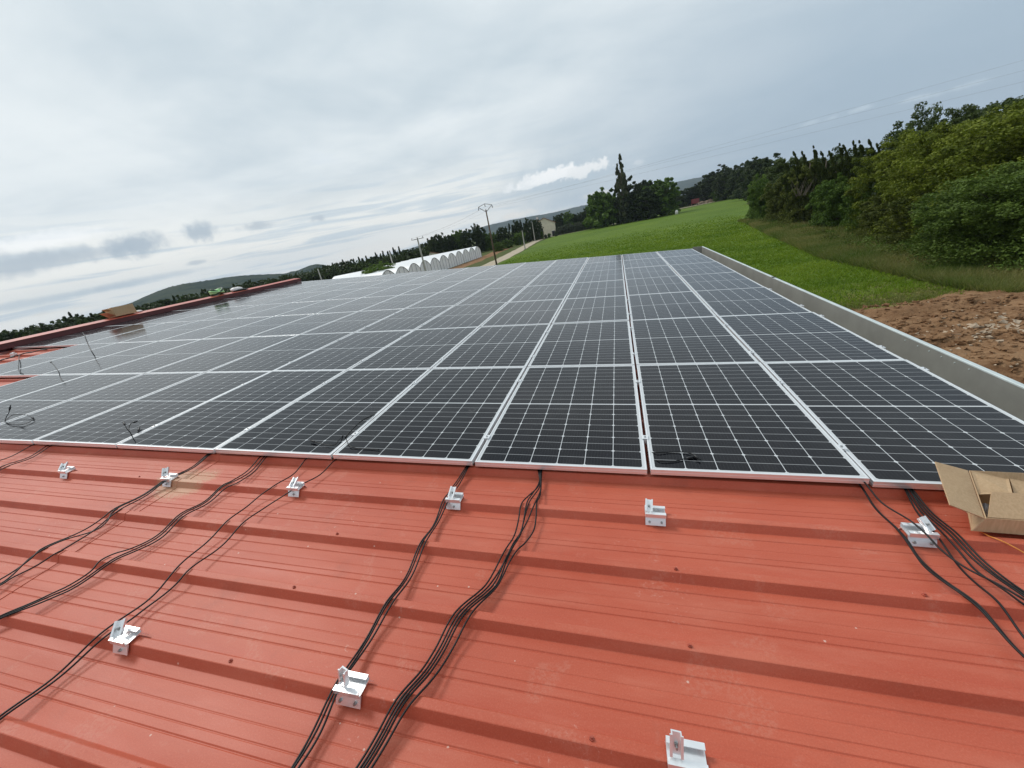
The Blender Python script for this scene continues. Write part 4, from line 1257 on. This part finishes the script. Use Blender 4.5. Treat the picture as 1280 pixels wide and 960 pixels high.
def tree(key, x, y, h, w, label, group=None, name='tree', z=0.0, rz=None):
    """one tree: base at (x, y), height h, crown half width w"""
    cm, tm, h0, w0 = PROTO[key]
    if key not in TREES:
        root = empty(name)
        link('trunk', tm, root); link('crown', cm, root)
        TREES[key] = root
    else:
        root = copy_tree(TREES[key])
    root.name = name
    rz = random.uniform(0, 6.28) if rz is None else rz
    root.matrix_world = T(x, y, z) @ Matrix.Rotation(rz, 4, 'Z') @ Matrix.Diagonal((w / w0, w / w0, h / h0, 1))
    if label in SEEN: print('DUPLICATE LABEL', label)
    SEEN.add(label)
    for k in ('group',):
        if k in root: del root[k]
    tag(root, label, 'tree', group)
    return root
def tree_px(key, x, y, D, wpx, label, group=None, name='tree', rz=None, back=0.0):
    p = far(x, y, D)
    h = max(p[2], 1.0)
    return tree(key, p[0], p[1], h * 1.0, wpx * D / FPX * 0.86, label, group, name, 0.0, rz)

# --- the hedge line right of the field, front row
g1 = 'trees and shrubs along the field edge'
FRONT = [
    ('mid0', 951, 222, 81, 15, 'rounded bright green shrub at the far tip of the hedge line', 'shrub'),
    ('olive0', 984, 216, 71, 20, 'brownish olive shrub second from the far tip of the hedge', 'shrub'),
    ('olive1', 1010, 205, 65, 22, 'olive tree with bare pale branches showing in its crown', 'tree'),
    ('mid1', 1052, 216, 56, 24, 'fresh green elder shrub with pale blossom in front of cypresses', 'shrub'),
    ('mid2', 1092, 222, 50, 24, 'green shrub beside the pale blossoming shrub', 'shrub'),
    ('yellow0', 1138, 170, 50, 40, 'tall yellowish green tree beside the last leaning cypress', 'tree'),
    ('yellow1', 1192, 148, 45, 48, 'broad yellowish green tree in the middle of the tall trees', 'tree'),
    ('yellow2', 1244, 133, 41, 52, 'tallest yellowish green tree near the frame edge', 'tree'),
    ('yellow0', 1300, 128, 38, 62, 'yellowish green tree cut by the frame edge', 'tree'),
    ('olive2', 1128, 232, 45, 28, 'low olive shrub under the first tall yellowish tree', 'shrub'),
    ('olive0', 1170, 228, 40, 36, 'low dark olive shrub under the middle tall tree', 'shrub'),
    ('mid0', 1215, 240, 37, 36, 'low green shrub between olive shrub and deep green bush', 'shrub'),
    ('blue0', 1292, 196, 32, 62, 'deep green bush nearest the bare earth', 'shrub'),
]
for (k, x, y, D, w, lab, nm) in FRONT:
    tree_px(k, x, y, D, w * 1.08, lab, g1, nm)
# pale blossom on the elder: separate small shrub of blossom heads
C, Rr = round_clumps(300, 16, 1.2, .9, 1.2)
PROTO['flower0'] = (leaves(C, Rr * .5, 60, 0.09, 301, LEAF['flower']), trunk_mesh(302, 1.6, .04), 2.4, 1.2)
p = far(1099, 205, 49)
tree('flower0', p[0], p[1], p[2] * 1.0, 0.9, 'whitish green blossoming shrub rising behind the green elder', g1, 'shrub')
# dead branches
p = far(1003, 204, 61)
mb = MB()
rr = np.random.default_rng(77)
for k in range(16):
    a = rr.uniform(0, 6.28); L = rr.uniform(0.8, 2.0)
    b0 = np.array((p[0] + rr.normal(0, .3), p[1] + rr.normal(0, .3), p[2] * .5))
    q = b0 + (math.cos(a) * L * .6, math.sin(a) * L * .6, L * 1.1)
    mb.tube([b0, (b0 + q) / 2 + rr.normal(0, .12, 3), q], [.03, .018, .008], 5)
tag(mb.build('dead_shrub', plain('dead_wood', (0.13, 0.105, 0.08), .9, 0, .3)), 'leafless pale dead shrub standing among the olive trees', 'shrub', g1)
rr = np.random.default_rng(91)
for nm_, mt_, seed_, nn_, lab_ in (('weeds', 'olive', 92, 150, 'low olive weeds scattered along the foot of the hedge line'), ('weeds', 'mid', 93, 110, 'low bright green weeds mixed into the rough grass strip')):
    yy = 19 + 58 * rr.uniform(0, 1, nn_) ** 1.4
    xx = np.interp(yy, [17, 20, 32, 50, 76], [16.6, 16.6, 16.6, 18.6, 21.5]) + rr.exponential(1.6, nn_) - .6
    rad = rr.uniform(.18, .62, nn_)
    Cw_ = np.c_[xx, yy, rad * .7]
    tag(link(nm_, leaves(Cw_, np.outer(rad, (1, 1, .9)), 60, 0.06, seed_, LEAF[mt_], nm_)), lab_, 'weeds', kind='stuff')
# second row: leaning cypresses and dark oaks behind
g2 = 'cypresses leaning behind the hedge line'
SP = [(1000, 196, 66), (1012, 184, 64), (1022, 185, 65), (1034, 179, 62), (1046, 184, 63), (1058, 184, 60), (1067, 176, 58), (1077, 175, 58), (1086, 172, 56), (1097, 171, 55), (1110, 168, 53), (1121, 174, 52)]
for i, (x, y, D) in enumerate(SP):
    tree_px(f'spike{i % 3}', x, y, D, 15, f'wind bent dark cypress, {ORD[i]} from the far end of its row', g2, 'cypress', rz=random.uniform(-.3, .3))
    # low growth of the same row
g3 = 'dark trees behind the hedge line'
for i, (k, x, y, D, w, lab) in enumerate([('dark0', 1150, 143, 58, 34, 'dark rounded oak behind the first tall yellowish tree'),
        ('dark1', 1213, 131, 53, 30, 'dark oak crown showing above the middle tall tree'),
        ('dark2', 1268, 115, 50, 40, 'dark oak behind the tallest yellowish tree'),
        ('dark0', 1330, 105, 46, 50, 'dark oak beyond the frame edge tree'),
        ('dark1', 975, 199, 88, 30, 'dark tree behind the shrubs at far hedge tip'),
        ('dark2', 1010, 197, 78, 30, 'dark tree behind the olive tree with bare branches'),
        ('dark0', 1045, 192, 72, 32, 'dark tree under the first leaning cypresses'),
        ('dark1', 1085, 186, 66, 34, 'dark tree under the last leaning cypresses')]):
    tree_px(k, x, y, D, w, lab, g3)

# --- trees at the far end of the field
g4 = 'trees beyond the far field edge'
for (k, x, y, D, w, lab, nm) in [
        ('fmid0', 748, 233, 182, 23, 'rounded tree on the house side of the tall poplar', 'tree'),
        ('far0', 764, 246, 186, 14, 'dark tree tucked against the foot of the poplar', 'tree'),
        ('poplar0', 774, 191, 178, 13.5, 'tall slender poplar rising above all other trees', 'poplar_tree'),
        ('loose0', 798, 222, 184, 20, 'loose dark tree beside the tall poplar', 'tree'),
        ('far1', 808, 234, 176, 20, 'dense low tree in front of loose dark tree', 'tree'),
        ('fmid1', 825, 224, 180, 24, 'broad dense tree at the end of the poplar clump', 'tree'),
        ('far2', 786, 240, 180, 18, 'dark tree filling the clump under the poplar', 'tree'),
        ('far2', 863, 234, 262, 16, 'small dark tree behind the red trailer', 'tree'),
        ('far0', 880, 226, 258, 14, 'dark tree over the pale stone heap', 'tree'),
        ('loose0', 893, 210, 252, 17, 'loose greyish tree, tallest beyond the stone heap', 'tree'),
        ('far1', 911, 209, 240, 18, 'first dark tree after the loose greyish tree', 'tree'),
        ('far2', 928, 204, 225, 18, 'second dark tree after the loose greyish tree', 'tree'),
        ('far0', 944, 199, 190, 20, 'third dark tree after the loose greyish tree', 'tree'),
        ('far1', 958, 197, 150, 22, 'dark tree joining far trees to the hedge line', 'tree'),
        ('fmid2', 905, 236, 243, 14, 'rounded green bush by the pale stone heap', 'shrub'),
        ('fmid0', 926, 231, 235, 14, 'low green bush at the field corner', 'shrub'),
        ('far1', 845, 243, 250, 12, 'dark bush between poplar clump and red trailer', 'shrub'),
        ]:
    tree_px(k, x, y, D, w, lab, g4, nm)
g5 = 'grey green shrubs between house and poplar'
for i, (x, y) in enumerate([(700, 281), (706, 279), (713, 278), (721, 276), (728, 275), (735, 274), (742, 272), (750, 270), (758, 268)]):
    tree_px(f'grey{i % 3}', x, y + 2, 194, 8, f'grey green shrub, {ORD[i]} from the cream house towards the poplar', g5, 'shrub')
g6 = 'dark trees behind the house'
for i, (k, x, y, w) in enumerate([('far0', 697, 268, 9), ('fmid1', 708, 265, 10), ('far1', 717, 268, 8), ('far2', 725, 265, 8), ('far0', 733, 260, 9), ('far1', 741, 256, 9)]):
    tree_px(k, x, y, 232, w, f'dark tree behind the shrubs, {ORD[i]} from the house towards the poplar', g6)
g7 = 'trees between greenhouse and house'
for i, (k, x, y, w) in enumerate([('far0', 540, 295, 11), ('far1', 549, 293, 10), ('far2', 558.6, 293.8, 10), ('fmid1', 571, 288, 11), ('far0', 581, 287.4, 10),
        ('far1', 594, 281, 11), ('fmid0', 605, 289, 11), ('fmid2', 616, 292, 10), ('far2', 625, 284, 9), ('fspike0', 636, 280, 8), ('far1', 645, 276, 9), ('fspike1', 650, 275, 7), ('fspike2', 657, 272, 8), ('far0', 663, 274, 8), ('far2', 671, 274, 7)]):
    tree_px(k, x, y, 172 + 3 * (i % 4) + (10 if i > 8 else 0), w, f'tree behind the long greenhouse, {ORD[i]} counting towards the cream house', g7)
for i, (x, y, w, D) in enumerate([(632, 298, 9, 160), (648, 290, 9, 172), (622, 303, 8, 150)]):
    tree_px(f'fmid{i}', x, y, D, w, ['green bush before the trees near the brown pole', 'green bush beside the track near the house', 'lowest green bush behind the brown pole'][i], g7, 'shrub')
# --- long dark hedge behind the ridge
g8 = 'dark trees of the long hedge behind the ridge'
LH = [(-14, 419, 'f'), (-2, 416, 'f'), (15, 412.7, 'f'), (30, 410, 'f'), (42, 407.7, 'f'), (54, 411, 'm'), (66, 405, 'f'), (73, 399.5, 's'), (80, 395, 's'), (86, 391, 's'), (92, 395.5, 'f'), (99, 395.7, 's'), (106, 397, 'f'),
      (113, 392, 's'), (121, 392, 'f'), (129, 388.6, 's'), (137, 388, 'f'), (147, 389, 'f'), (157, 389, 'f'), (166, 386, 's'), (176, 381, 'f'), (186, 380, 'f'), (195, 377.5, 'f'), (206, 374, 'f'), (216, 370, 's'), (229, 369, 'f'),
      (240, 371, 'f'), (252, 362.5, 's'), (262, 362, 'f'), (271, 360.6, 'f'), (281, 361, 'm'), (291, 355, 's'), (298, 356, 'f'), (308, 352, 'f'), (316, 354, 'f'), (326, 350, 'f'), (335, 349, 'f'), (344, 349, 'f')]
kinds = {'f': 'far', 's': 'fspike', 'm': 'fmid'}
word = {'f': 'dark bushy tree', 's': 'dark pointed cypress', 'm': 'green bushy tree'}
for i, (x, y, k) in enumerate(LH):
    tree_px(f'{kinds[k]}{i % 3}', x, y, 128 + (i * 7) % 13, 12.5 if k != 's' else 7.5, f'{word[k]} behind the red ridge, {ORD[i]} from the frame edge', g8, 'cypress' if k == 's' else 'tree')
g9 = 'dark trees of the windbreak before the greenhouses'
LW = [(355, 345, 'f'), (366, 345, 'f'), (376, 343, 'f'), (386, 341, 'f'), (394, 336, 's'), (399, 334, 's'), (409, 331, 'f'), (415, 329, 's'), (422, 328, 'f'), (428, 325, 's'), (435, 326, 'f'), (441, 323, 's'), (448, 321.7, 's'), (457, 320, 's'),
      (463, 321, 'f'), (469, 316, 's'), (478, 314, 's'), (484, 313.6, 's'), (491, 310, 's'), (498, 308.5, 's'), (505, 312, 'f'), (513, 312, 'm'), (520, 310, 'f'), (530, 303.6, 'f')]
for i, (x, y, k) in enumerate(LW):
    tree_px(f'{kinds[k]}{i % 3}', x, y, 150 + (i * 5) % 11, 10.5 if k != 's' else 7.0, f'{word[k]} of the windbreak, {ORD[i]} counting towards the long greenhouse', g9, 'cypress' if k == 's' else 'tree')
tree_px('mid1', 471, 328, 92, 26, 'bright green shrub between the two white greenhouses', None, 'shrub')
# low undergrowth so that the far hedges stand closed to the ground
for i, (x0, x1, y0, y1, D) in enumerate([(-20, 345, 424, 356, 126), (345, 535, 356, 316, 146)]):
    rr = np.random.default_rng(400 + i)
    n = 520
    xs = rr.uniform(x0, x1, n); C = []
    for x in xs:
        y = np.interp(x, [x0, x1], [y0, y1])
        p = far(x, y, D + rr.uniform(0, 8))
        C.append((p[0], p[1], rr.uniform(.3, 5.2)))
    me = leaves(np.array(C), np.full((n, 3), 1.7), 26, 0.42, 410 + i, LEAF['far'], 'undergrowth')
    tag(link('undergrowth', me), ['dark undergrowth closing the hedge behind the red ridge', 'dark undergrowth closing the windbreak by the greenhouses'][i], 'undergrowth', kind='stuff')

# ------------------------------------------------------------------ greenhouses, house, poles, small far things
M_FILM = plain('white_greenhouse_film', (0.82, 0.83, 0.83), 0.45, 0, 0.03, 0.3)
M_FILM2 = plain('grey_white_end_sheet', (0.86, 0.87, 0.87), 0.5, 0, 0.05, 0.5)
M_TUBE = plain('grey_greenhouse_tube', (0.22, 0.23, 0.24), 0.5, 0.4, 0.1)
def greenhouse(A, B, n, Lx, h, label):
    """n arched spans side by side from A to B (gable line); tunnels run Lx metres towards -X"""
    A, B = np.array(A, float), np.array(B, float)
    root = tag(empty('greenhouse', T(A[0], A[1], 0)), label, 'greenhouse')
    d = (B - A) / n
    w = np.linalg.norm(d); e = d / w
    nrm = np.array([-e[1], e[0]])
    if nrm[0] > 0: nrm = -nrm
    hw = h * 0.60                                      # gutter height
    def arch(k, t):                                    # t 0..1 across a span
        p = d * (k + t)
        return p, hw + (h - hw) * math.sin(math.pi * t) ** .75
    S = 10
    film, ends, ribs = MB(), MB(), MB()
    V, F = [], []
    for k in range(n):
        for j in range(S + 1):
            p, z = arch(k, j / S)
            for L in (0.0, Lx):
                V.append((p[0] + nrm[0] * L, p[1] + nrm[1] * L, z))
        b = k * (S + 1) * 2
        for j in range(S):
            F.append((b + 2 * j, b + 2 * j + 1, b + 2 * j + 3, b + 2 * j + 2))
    film.add(V, F)
    for q in (np.zeros(2), d * n):                     # side walls
        v = [(*q, 0), (*(q + nrm * Lx), 0), (*(q + nrm * Lx), hw), (*q, hw)]
        film.add(v, [(0, 1, 2, 3)])
    film.build('film_roof', M_FILM, root, None, False)
    for k in range(n):
        for L in (0.02, Lx - .02):
            mb = MB()
            pts = [(*(d * k), 0)] + [(*arch(k, j / S)[0], arch(k, j / S)[1] - .02) for j in range(S + 1)] + [(*(d * (k + 1)), 0)]
            V = [(x + nrm[0] * L, y + nrm[1] * L, z) for x, y, z in pts]
            mb.add(V, [tuple(range(len(V)))])
            ends_o = mb.build('end_wall', M_FILM2, root)
            if L < 1:
                rb = MB()
                q = [(x - nrm[0] * .03, y - nrm[1] * .03, z) for x, y, z in V]
                rb.tube(q, 0.06, 6)
                mid = d * (k + .5)
                for t in (.33, .67):
                    m_ = d * (k + t)
                    rb.tube([(m_[0] - nrm[0] * .03, m_[1] - nrm[1] * .03, 0), (m_[0] - nrm[0] * .03, m_[1] - nrm[1] * .03, arch(k, t)[1])], 0.03, 5)
                rb.build('hoop', M_TUBE, ends_o)
    return root
greenhouse((-42.8, 66.0), (-42.6, 126.5), 11, 24, 3.5, 'long row of white arched greenhouse tunnels beside the track')
q0, q1 = gnd(463, 336, 3.2), gnd(418, 346, 3.2)
greenhouse((-75.8, 108.6), (-75.8, 114.0), 1, 11, 3.2, 'second lower white greenhouse roof showing behind the panels')

# cream house at the end of the track
M_CREAM = plain('cream_render', (0.86, 0.77, 0.60), 0.85, 0, 0.08, 0.7)
M_TILE = plain('clay_roof_tiles', (0.36, 0.20, 0.13), 0.85, 0, 0.2, 3)
M_DARK = plain('dark_opening', (0.03, 0.03, 0.035), 0.5, 0, 0.1)
def house():
    a, b = far(670.5, 300, 196), far(696, 295, 196)
    ax = b - a; ax[2] = 0
    w = np.linalg.norm(ax); e = ax / w
    ang = math.atan2(e[1], e[0])
    root = tag(empty('house', T(a[0], a[1], 0) @ Matrix.Rotation(ang, 4, 'Z')), 'cream rendered house gable at the end of the track', 'house')
    he = 6.2; hp = 8.3
    mb = MB()
    mb.prism([(0, 0), (w, 0), (w, he - .6), (w * .5, hp), (0, he)], 0, 11, 'y')
    mb.build('wall', M_CREAM, root)
    mb = MB()
    mb.prism([(-.4, he - .1), (w * .5, hp + .02), (w + .4, he - .75), (w + .4, he - .5), (w * .5, hp + .28), (-.4, he + .15)], -.35, 11.3, 'y')
    rf = mb.build('roof', M_TILE, root)
    MB().box(1.4, 2.2, 3, 3.8, he + .6, hp + 1.0).build('chimney', M_WHITE, rf)
    for (x0, x1, z0, z1, nm) in ((w * .80, w * .93, .0, 2.2, 'door'),):
        f = MB().box(x0, x1, -.05, .03, z0, z1).build(nm, M_DARK, root)
        MB().box(x0 - .12, x1 + .12, -.07, .02, z1 + .003, z1 + .14).build('lintel', M_WHITE, f)
house()
for i, (x, y, h) in enumerate([(671.5, 303, 2.2), (675, 301.5, 3.0), (678.5, 301, 3.2), (682.5, 300.5, 1.6), (687, 299, 1.8), (695.5, 297, 2.2)]):
    p = far(x, y, 186)
    tree(f'grey{i % 3}' if i % 2 else f'fmid{i % 3}', p[0], p[1], h, 0.8, f'dark shrub at the foot of the cream house wall, {ORD[i]} from the track', 'shrubs at the foot of the house', 'shrub')
# small parked car by the house
def far_car(x, y, D, mat, label, cat='car', L=4.1, flip=0.0):
    p = far(x, y, D)
    d = math.atan2(p[1] - CAM[1], p[0] - CAM[0]) + math.pi / 2 + flip
    root = tag(empty(cat, T(p[0], p[1], 0) @ Matrix.Rotation(d, 4, 'Z')), label, cat)
    MB().prism([(-L / 2, .35), (L / 2, .35), (L / 2, .85), (L / 2 - .9, .98), (L / 2 - 1.5, 1.48), (-L / 2 + .5, 1.5), (-L / 2, .95)], -.85, .85, 'y').build('body', mat, root)
    MB().prism([(L / 2 - 1.05, 1.0), (L / 2 - 1.58, 1.43), (-L / 2 + .55, 1.44), (-L / 2 + .15, 1.0)], -.865, .865, 'y').build('window', M_DARK, root)
    for sx in (-1, 1):
        for sy in (-1, 1):
            MB().tube([(sx * L * .31, sy * .68, .33), (sx * L * .31, sy * .88, .33)], .33, 14).build('wheel', M_BLACKGAP, root)
far_car(666.5, 301, 188, M_WHITE, 'pale car parked on the track beside the cream house')
M_RED = plain('faded_red_paint', (0.20, 0.035, 0.04), 0.5, 0, 0.15, 2)
def trailer():
    p = far(869, 249, 248)
    d = math.atan2(p[1] - CAM[1], p[0] - CAM[0]) - math.pi / 2
    root = tag(empty('trailer', T(p[0], p[1], 0) @ Matrix.Rotation(d, 4, 'Z')), 'small faded red farm trailer beyond the far field edge', 'trailer')
    MB().box(-1.9, 1.9, -1, 1, .8, 1.0).build('bed', M_RED, root)
    mb = MB()
    for (a, b, c, e) in ((-1.9, 1.9, -1.0, -.94), (-1.9, 1.9, .94, 1.0), (-1.9, -1.84, -.93, .93), (1.84, 1.9, -.93, .93)):
        mb.box(a, b, c, e, 1.003, 3.1)
    mb.build('side_board', M_RED, root)
    for sx in (-1, 1):
        for sy in (-1, 1):
            MB().tube([(sx * 1.1, sy * .8, .45), (sx * 1.1, sy * 1.0, .45)], .45, 14).build('wheel', M_BLACKGAP, root)
    MB().box(-3.2, -1.9, -.05, .05, .7, .8).build('drawbar', M_RED, root)
trailer()
p = far(845.5, 259, 171)
tag(MB().tube([(0, 0, -.1), (0, 0, 0.9), (0, 0, 1.25), (0, 0, 1.4)], [.55, .52, .42, .15], 14).build('water_tank', M_WHITE, None, T(p[0], p[1], 0), True), 'small white water tank at the foot of the poplar clump', 'tank')
# stone heap near the trailer
rr = np.random.default_rng(55); mb = MB()
p = far(884, 247, 250)
for k in range(60):
    s = rr.uniform(.5, 1.3)
    M = T(p[0] + rr.normal(0, 2.4), p[1] + rr.normal(0, 1.2), rr.uniform(0, 1.0)) @ Matrix.Rotation(rr.uniform(0, 6), 4, 'Z') @ Matrix.Rotation(rr.normal(0, .5), 4, 'X')
    mb.box(-s / 2, s / 2, -s / 2, s / 2, -s / 3, s / 3, M)
tag(mb.build('stone_heap', M_STONE), 'pale stone heap beside the small red trailer', 'stone heap', kind='stuff')
p1 = far(537, 314, 150)
def far_barn():
    root = tag(empty('shed', T(p1[0], p1[1], 0) @ Matrix.Rotation(R_(35), 4, 'Z')), 'low reddish tiled shed roof behind the long greenhouse', 'shed')
    MB().prism([(-5, 0), (5, 0), (5, 2.6), (0, 4.2), (-5, 2.6)], 0, 9, 'y').build('wall', M_CREAM, root)
    MB().prism([(-5.4, 2.5), (0, 4.22), (5.4, 2.5), (5.4, 2.7), (0, 4.45), (-5.4, 2.7)], -.3, 9.3, 'y').build('roof', M_TILE, root)
far_barn()

# poles
M_WOOD = plain('weathered_brown_pole', (0.13, 0.085, 0.06), 0.85, 0, 0.25, 4)
M_CONC = plain('pale_concrete_pole', (0.44, 0.42, 0.38), 0.85, 0, 0.1, 3)
M_IRON = plain('dark_iron', (0.05, 0.05, 0.055), 0.55, 0.5, 0.1)
pa = gnd(621, 332)
DA = float(np.hypot(*(pa - CAM)[:2]))
ta = far(606.5, 262, DA)
HA = float(ta[2])
def brown_pole(x, y, H, label, yaw):
    root = tag(empty('utility_pole', T(x, y, 0) @ Matrix.Rotation(yaw, 4, 'Z')), label, 'utility pole')
    MB().tube([(0, 0, -.2), (0, 0, H * .5), (0, 0, H)], [.19, .15, .115], 10).build('pole', M_WOOD, root, None, True)
    mb = MB()
    a, b = (-1.35, 0, H + .62), (1.35, 0, H + .62)
    mb.tube([(0, 0, H - .45), a], .05, 6); mb.tube([(0, 0, H - .45), b], .05, 6)
    mb.tube([a, (0, 0, H + 1.02), b], .045, 6)
    mb.build('cross_frame', M_IRON, root)
    for q in ((-1.35, 0, H + .62), (1.35, 0, H + .62), (0, 0, H + 1.02)):
        MB().tube([q, (q[0], 0, q[2] - .15), (q[0], 0, q[2] - .2), (q[0], 0, q[2] - .55)], [.02, .03, .07, .07], 8).build('insulator', M_IRON, root)
    return root
brown_pole(pa[0], pa[1], HA, 'brown wooden pole with open V shaped wire frame by the track', R_(20))
HB2 = 13.2
brown_pole(82, 76.5, HB2, 'matching brown pole standing beyond the frame edge', R_(95))
def conc_pole(x, y, D, label, arm=True):
    t = far(x, y, D)
    root = tag(empty('utility_pole', T(t[0], t[1], 0)), label, 'utility pole')
    H = float(t[2])
    MB().tube([(0, 0, -.2), (0, 0, H)], [.19, .12], 8).build('pole', M_CONC, root)
    if arm:
        MB().box(-1.15, 1.15, -.035, .035, H - .22, H - .14).build('crossarm', M_IRON, root)
        for q in (-1.05, 0, 1.05):
            MB().tube([(q, 0, H - .137), (q, 0, H + .12)], .05, 6).build('insulator', M_IRON, root)
    return root, np.array([t[0], t[1], H])
_, hb = conc_pole(521.5, 297.5, 75, 'pale concrete pole with crossarm in front of long greenhouse')
conc_pole(486.5, 314.5, 105, 'plain concrete pole behind the near end of the greenhouse', False)
conc_pole(397, 336, 110, 'thin concrete pole before the dark windbreak', False)
conc_pole(665, 277.5, 176, 'plain concrete pole beside the cream house', False)
conc_pole(652.5, 288, 128, 'short thin pole standing on the track verge', False)
# overhead wires
def wire(A, B, sag, label, r=0.012):
    pts = []
    for t in np.linspace(0, 1, 40):
        p = np.array(A) * (1 - t) + np.array(B) * t
        p[2] -= sag * 4 * t * (1 - t)
        pts.append(p)
    return tag(MB().tube(pts, r, 5).build('wire', M_IRON), label, 'wire', 'overhead wires between the poles')
cy, sy = math.cos(R_(20)), math.sin(R_(20))
ends = [(-1.35, .1), (0, .48), (1.35, .1)]
for i, (lx, dz) in enumerate(ends):
    A = (pa[0] + lx * cy, pa[1] + lx * sy, HA + dz)
    ye = 75.5 + [-1.0, 0, 1.0][i]
    k = [73, 86, 100][i]
    d = ray(1280, k); P1 = CAM + d * (ye - CAM[1]) / d[1]
    A_ = np.array(A); dirv = (P1 - A_); B = A_ + dirv * 1.32
    wire(A, B, 0.25, ['highest overhead wire against the slate sky', 'middle overhead wire against the slate sky', 'lowest overhead wire against the slate sky'][i], 0.0065)
    wire(A, (hb[0] + (i - 1) * 1.05, hb[1], hb[2] + .1), 0.4, ['first thin wire from brown pole to concrete pole', 'second thin wire from brown pole to concrete pole', 'third thin wire from brown pole to concrete pole'][i], 0.0055)

# ------------------------------------------------------------------ the air
def haze():
    m = bpy.data.materials.new('haze')
    m.use_nodes = True
    N = NT(m.node_tree)
    out = N.n('ShaderNodeOutputMaterial')
    v = N.n('ShaderNodeVolumePrincipled')
    v.inputs['Color'].default_value = (0.74, 0.86, 1.0, 1)
    v.inputs['Density'].default_value = 0.00012
    v.inputs['Anisotropy'].default_value = 0.0
    N.t.links.new(v.outputs[0], out.inputs['Volume'])
    o = MB().box(-5900, 5900, -5900, 5900, -2.0, 330.0).build('haze', m)
    tag(o, 'thin pale haze in the distant air', 'haze', kind='stuff')
haze()
bpy.context.view_layer.update()
